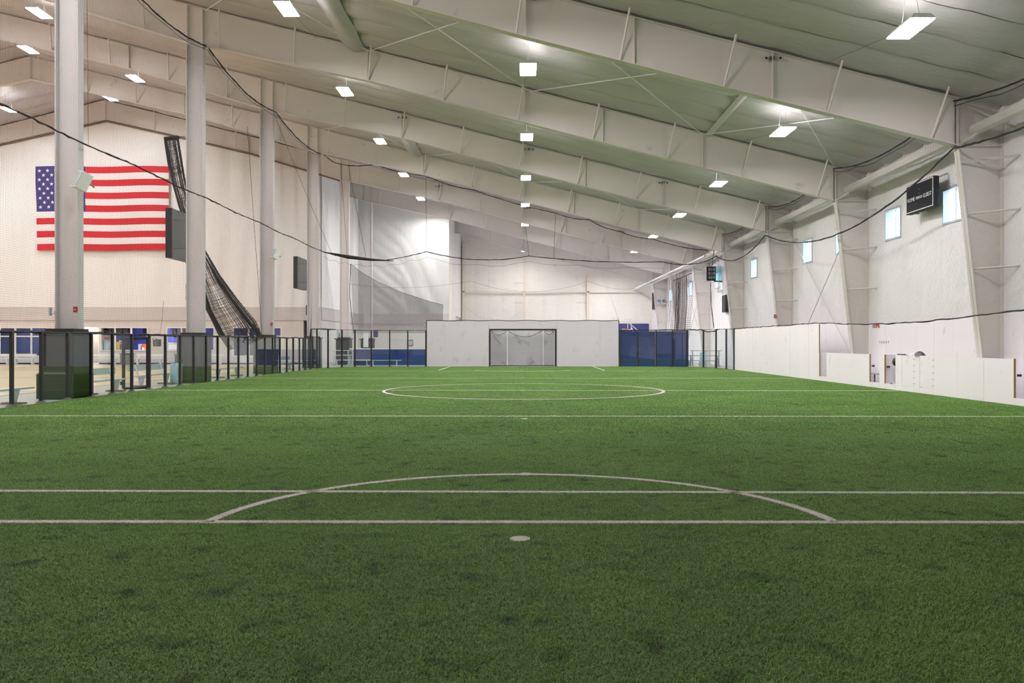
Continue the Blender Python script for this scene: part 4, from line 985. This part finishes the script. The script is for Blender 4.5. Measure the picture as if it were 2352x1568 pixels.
for a, b in (((628, 258, 41.9), (762, 582, 52.8)), ((200, 0, 24.2), (203, 332, 24.2)), ((376, 690, 28.6), (367, 770, 28.5)), ((568, 290, 37.5), (602, 770, 40.0))):
    MB().tube([at(*a), (at(*a)+at(*b))/2+Vector((0, 0, -.15)), at(*b)], .009 if a[0] > 400 else .005, 5).build('hanger_line', M_ROPE, ln)
# back net behind the goal
bn = thing('safety_net', 'fine black net hung across the hall above the goal board', 'net', (0, 0, 0))
pts_t = [at(628, 258, 41.9+.3), at(745, 356, 52.0), at(783, 377, 52.2), at(860, 377, 52.4), at(978, 404, 51.3), at(1088, 436, 51.3), at(1276, 489, 51.3), at(1352, 504, 51.3), at(1420, 530, 51.3), at(1500, 549, 51.6), at(1625, 575, 52.2)]
topb = sagcurve(pts_t[1:], .12, 6)
pts_m = [at(745, 578, 52.6), at(800, 592, 53.3), at(880, 598, 54), at(980, 577.5, 54), at(1215, 587.5, 54), at(1520, 601, 54), at(1590, 606, 53.6), at(1647, 587, 52.5)]
midb = sagcurve(pts_m, [.05, .05, .05, .42, .18, .10, .12], 8)
botb = [Vector(v) for v in ((-12.6, 51.0, 2.5), (-11.3, 53.2, 2.5), (-9.2, 54.0, 2.5), (-6.7, 54.0, 3.14), (6.7, 54.0, 3.14), (6.75, 54, 2.5), (10.3, 53.8, 2.5), (12.6, 49, 2.5))]
netting('upper_netting', bn, topb, midb, .085, .0010, 4, .05); netting('lower_netting', bn, midb, botb, .085, .0009, 4, .05)
rope(topb, .024, .012, 3).build('top_rope', M_ROPE, bn); rope(midb, .028, .012, 3).build('middle_rope', M_ROPE, bn)
MB().tube([at(740, 578, 52.5), at(800, 590, 53.2), at(850, 596, 53.6), at(905, 599, 54)], [.02, .13, .09, .02], 8).build('gathered_net', M_ROPE, bn)
MB().tube([p+Vector((0, .02, -.30-.16*abs(math.sin(i*.9)))) for i, p in enumerate(midb)], .007, 4).build('net_edge_cord', M_ROPE, bn)
lowc = sagcurve([at(800, 652, 54), at(1082, 645, 54), at(1352, 645, 54), at(1460, 662, 54)], [.35, .75, .25], 12)
MB().tube(lowc, .006, 4).build('lower_cord', M_ROPE, bn)
for a, b in (((978, 404, 51.3), (980, 577, 54)), ((1207, 520, 54), (1215, 587, 54)), ((800, 380, 52.3), (840, 590, 53.5)), ((783, 377, 52.2), (797, 585, 53.2)), ((1276, 489, 51.3), (1272, 594, 54))):
    MB().tube([at(*a), at(*b)], .011, 5).build('hanger_line', M_ROPE, bn)
# right net
XR = 12.98
rn = thing('safety_net', 'black safety net hung on ropes along the right side above boards', 'net', (0, 0, 0))
kn = [14.45]+FR[:3]+[52.3]
top = []
for a, b in zip(kn, kn[1:]): top += sagcurve([(XR, a, 8.92), (XR, b, 8.92)], .5 if b-a > 9 else .4, 12)[:-1]
top.append(Vector((XR, 52.3, 8.85)))
mid = sagcurve([(XR, 14.45, 7.6), (XR, 23.6, 7.5), (XR, 41.9, 7.40), (XR, 52.5, 7.45)], [.35, 1.35, .75], 14)
bot = [Vector((12.9, y, 2.52-(.19*math.sin(math.pi*(y-20)/13.9) if 20 < y < 33.9 else 0)-.03*abs(math.sin(y*2.1)))) for y in np.linspace(14.45, 48.6, 40)]
netting('upper_netting', rn, top, mid, .060, .0016, 4, .03); netting('lower_netting', rn, mid, bot, .060, .0016, 6, .03)
rope(top, .022, .01, 3).build('top_rope', M_ROPE, rn); rope(mid, .027, .012, 3).build('middle_rope', M_ROPE, rn); rope(bot, .021, .012, 3).build('bottom_rope', M_ROPE, rn)
MB().tube([p+Vector((0, 0, -.07-.09*abs(math.sin(i*.9)))) for i, p in enumerate(top)], .011, 4).build('net_edge_cord', M_ROPE, rn)
for y in FR[:3]: MB().tube([(XR, y-.1, 8.9), (XR, y-.1, 7.5)], .012, 5).build('hanger_line', M_ROPE, rn)
rope([at(1640, 575, 52.5), at(1632, 640, 52), at(1633, 700, 51), at(1640, 752, 50)], .02, .015, 5).build('hanger_line', M_ROPE, rn)
rope([(12.5, 49.6, 2.5), (12.1, 50.6, 2.32), (11.7, 51.6, 2.5), (11.3, 52.6, 2.5), (10.4, 53.8, 2.5), (6.8, 54, 2.5)], .035, .03, 5).build('bottom_rope', M_ROPE, rn)
# gathered divider net in the left hall
dn = thing('divider_net', 'dark bunched divider net swagged behind the second column', 'net', (0, 0, 0))
D0 = 37.5; mb = MB()
cen = [(394, 318), (402, 370), (412, 420), (424, 470), (438, 520), (456, 570), (482, 640), (512, 700), (545, 752), (566, 790)]
hw = [16, 16, 15, 13, 11, 12, 24, 36, 44, 40]
for s_i in range(80):
    q = random.uniform(-1, 1); q = math.copysign(abs(q)**.7, q); pts = []
    for (cx_, cy_), h_ in zip(cen, hw): pts.append(at(cx_+q*h_+random.uniform(-1, 1), cy_-q*h_*.35, D0+.5*math.sin(s_i)))
    mb.tube(pts, .007 if abs(q) < .8 else .014, 4, False)
for k in range(240):
    i = random.randrange(9); u = random.random(); cx_ = cen[i][0]+(cen[i+1][0]-cen[i][0])*u; cy_ = cen[i][1]+(cen[i+1][1]-cen[i][1])*u; h_ = hw[i]+(hw[i+1]-hw[i])*u
    mb.tube([at(cx_-h_, cy_+h_*.35, D0), at(cx_, cy_+random.uniform(0, 6), D0-.1), at(cx_+h_, cy_-h_*.35, D0)], .006, 3, False)
o = mb.build('netting', M_NET, dn); o['kind'] = 'stuff'
MB().tube([at(378, 319, D0), at(410, 316, D0)], .10, 6).build('head_rail', M_ROPE, dn)
MB().tube([at(395, 318, D0), at(430, 312, D0)], .012, 4).build('tie_line', M_ROPE, dn)
mb = MB(); edge = [(430, 600), (446, 650), (474, 700), (497, 745), (520, 785)]
mb.tube([at(a, b, D0) for a, b in edge], [.10, .12, .12, .12, .10], 6); mb.build('hem_roll', M_ROPE, dn)
mb = MB(); edge = [(472, 590), (500, 640), (530, 685), (562, 728), (596, 768)]
mb.tube([at(a, b, D0) for a, b in edge], [.03, .05, .07, .09, .09], 6); mb.build('hem_roll', M_ROPE, dn)
# dense grey net veil at the far left corner
vn = thing('divider_net', 'grey mesh curtain net hanging in the far left corner', 'net', (0, 0, 0))
topv = [at(805, 606, 56), at(830, 625, 56), at(870, 648, 56), at(920, 670, 56), at(980, 690, 56), at(1018, 700, 56)]
botv = [at(812, 765, 56), at(850, 765, 56), at(900, 765, 56), at(950, 765, 56), at(990, 765, 56), at(1018, 765, 56)]
netting('netting', vn, topv, botv, .05, .0052, 4, .04); MB().tube(topv, .012, 5).build('top_rope', M_ROPE, vn); MB().tube([topv[0], at(803, 680, 56), botv[0]], .02, 5).build('side_rope', M_ROPE, vn)
# drawn net by the right wall
cn = thing('divider_net', 'dark net drawn to folds beside the far right wall', 'net', (0, 0, 0)); mb = MB()
for k in range(34):
    u = k/33; x = 13.0+.45*math.sin(k*1.1)+.3*u; y = 62+u*7.5
    mb.tube([(x, y, 7.0+.25*math.sin(k*2)), (x+.1*math.sin(k), y, 5), (x-.1, y+.4, 2.2)], .008 if k % 5 else .022, 4, False)
for z in np.arange(2.3, 7.0, .16): mb.tube([(13.0+.45*math.sin(k*1.1)+.3*k/33, 62+k/33*7.5, z) for k in range(34)], .004, 3, False)
o = mb.build('netting', M_NET, cn); o['kind'] = 'stuff'
MB().tube([(13.3, 61.8, 7.1), (13.3, 69.8, 7.1)], .03, 6).build('head_cable', M_ROPE, cn)
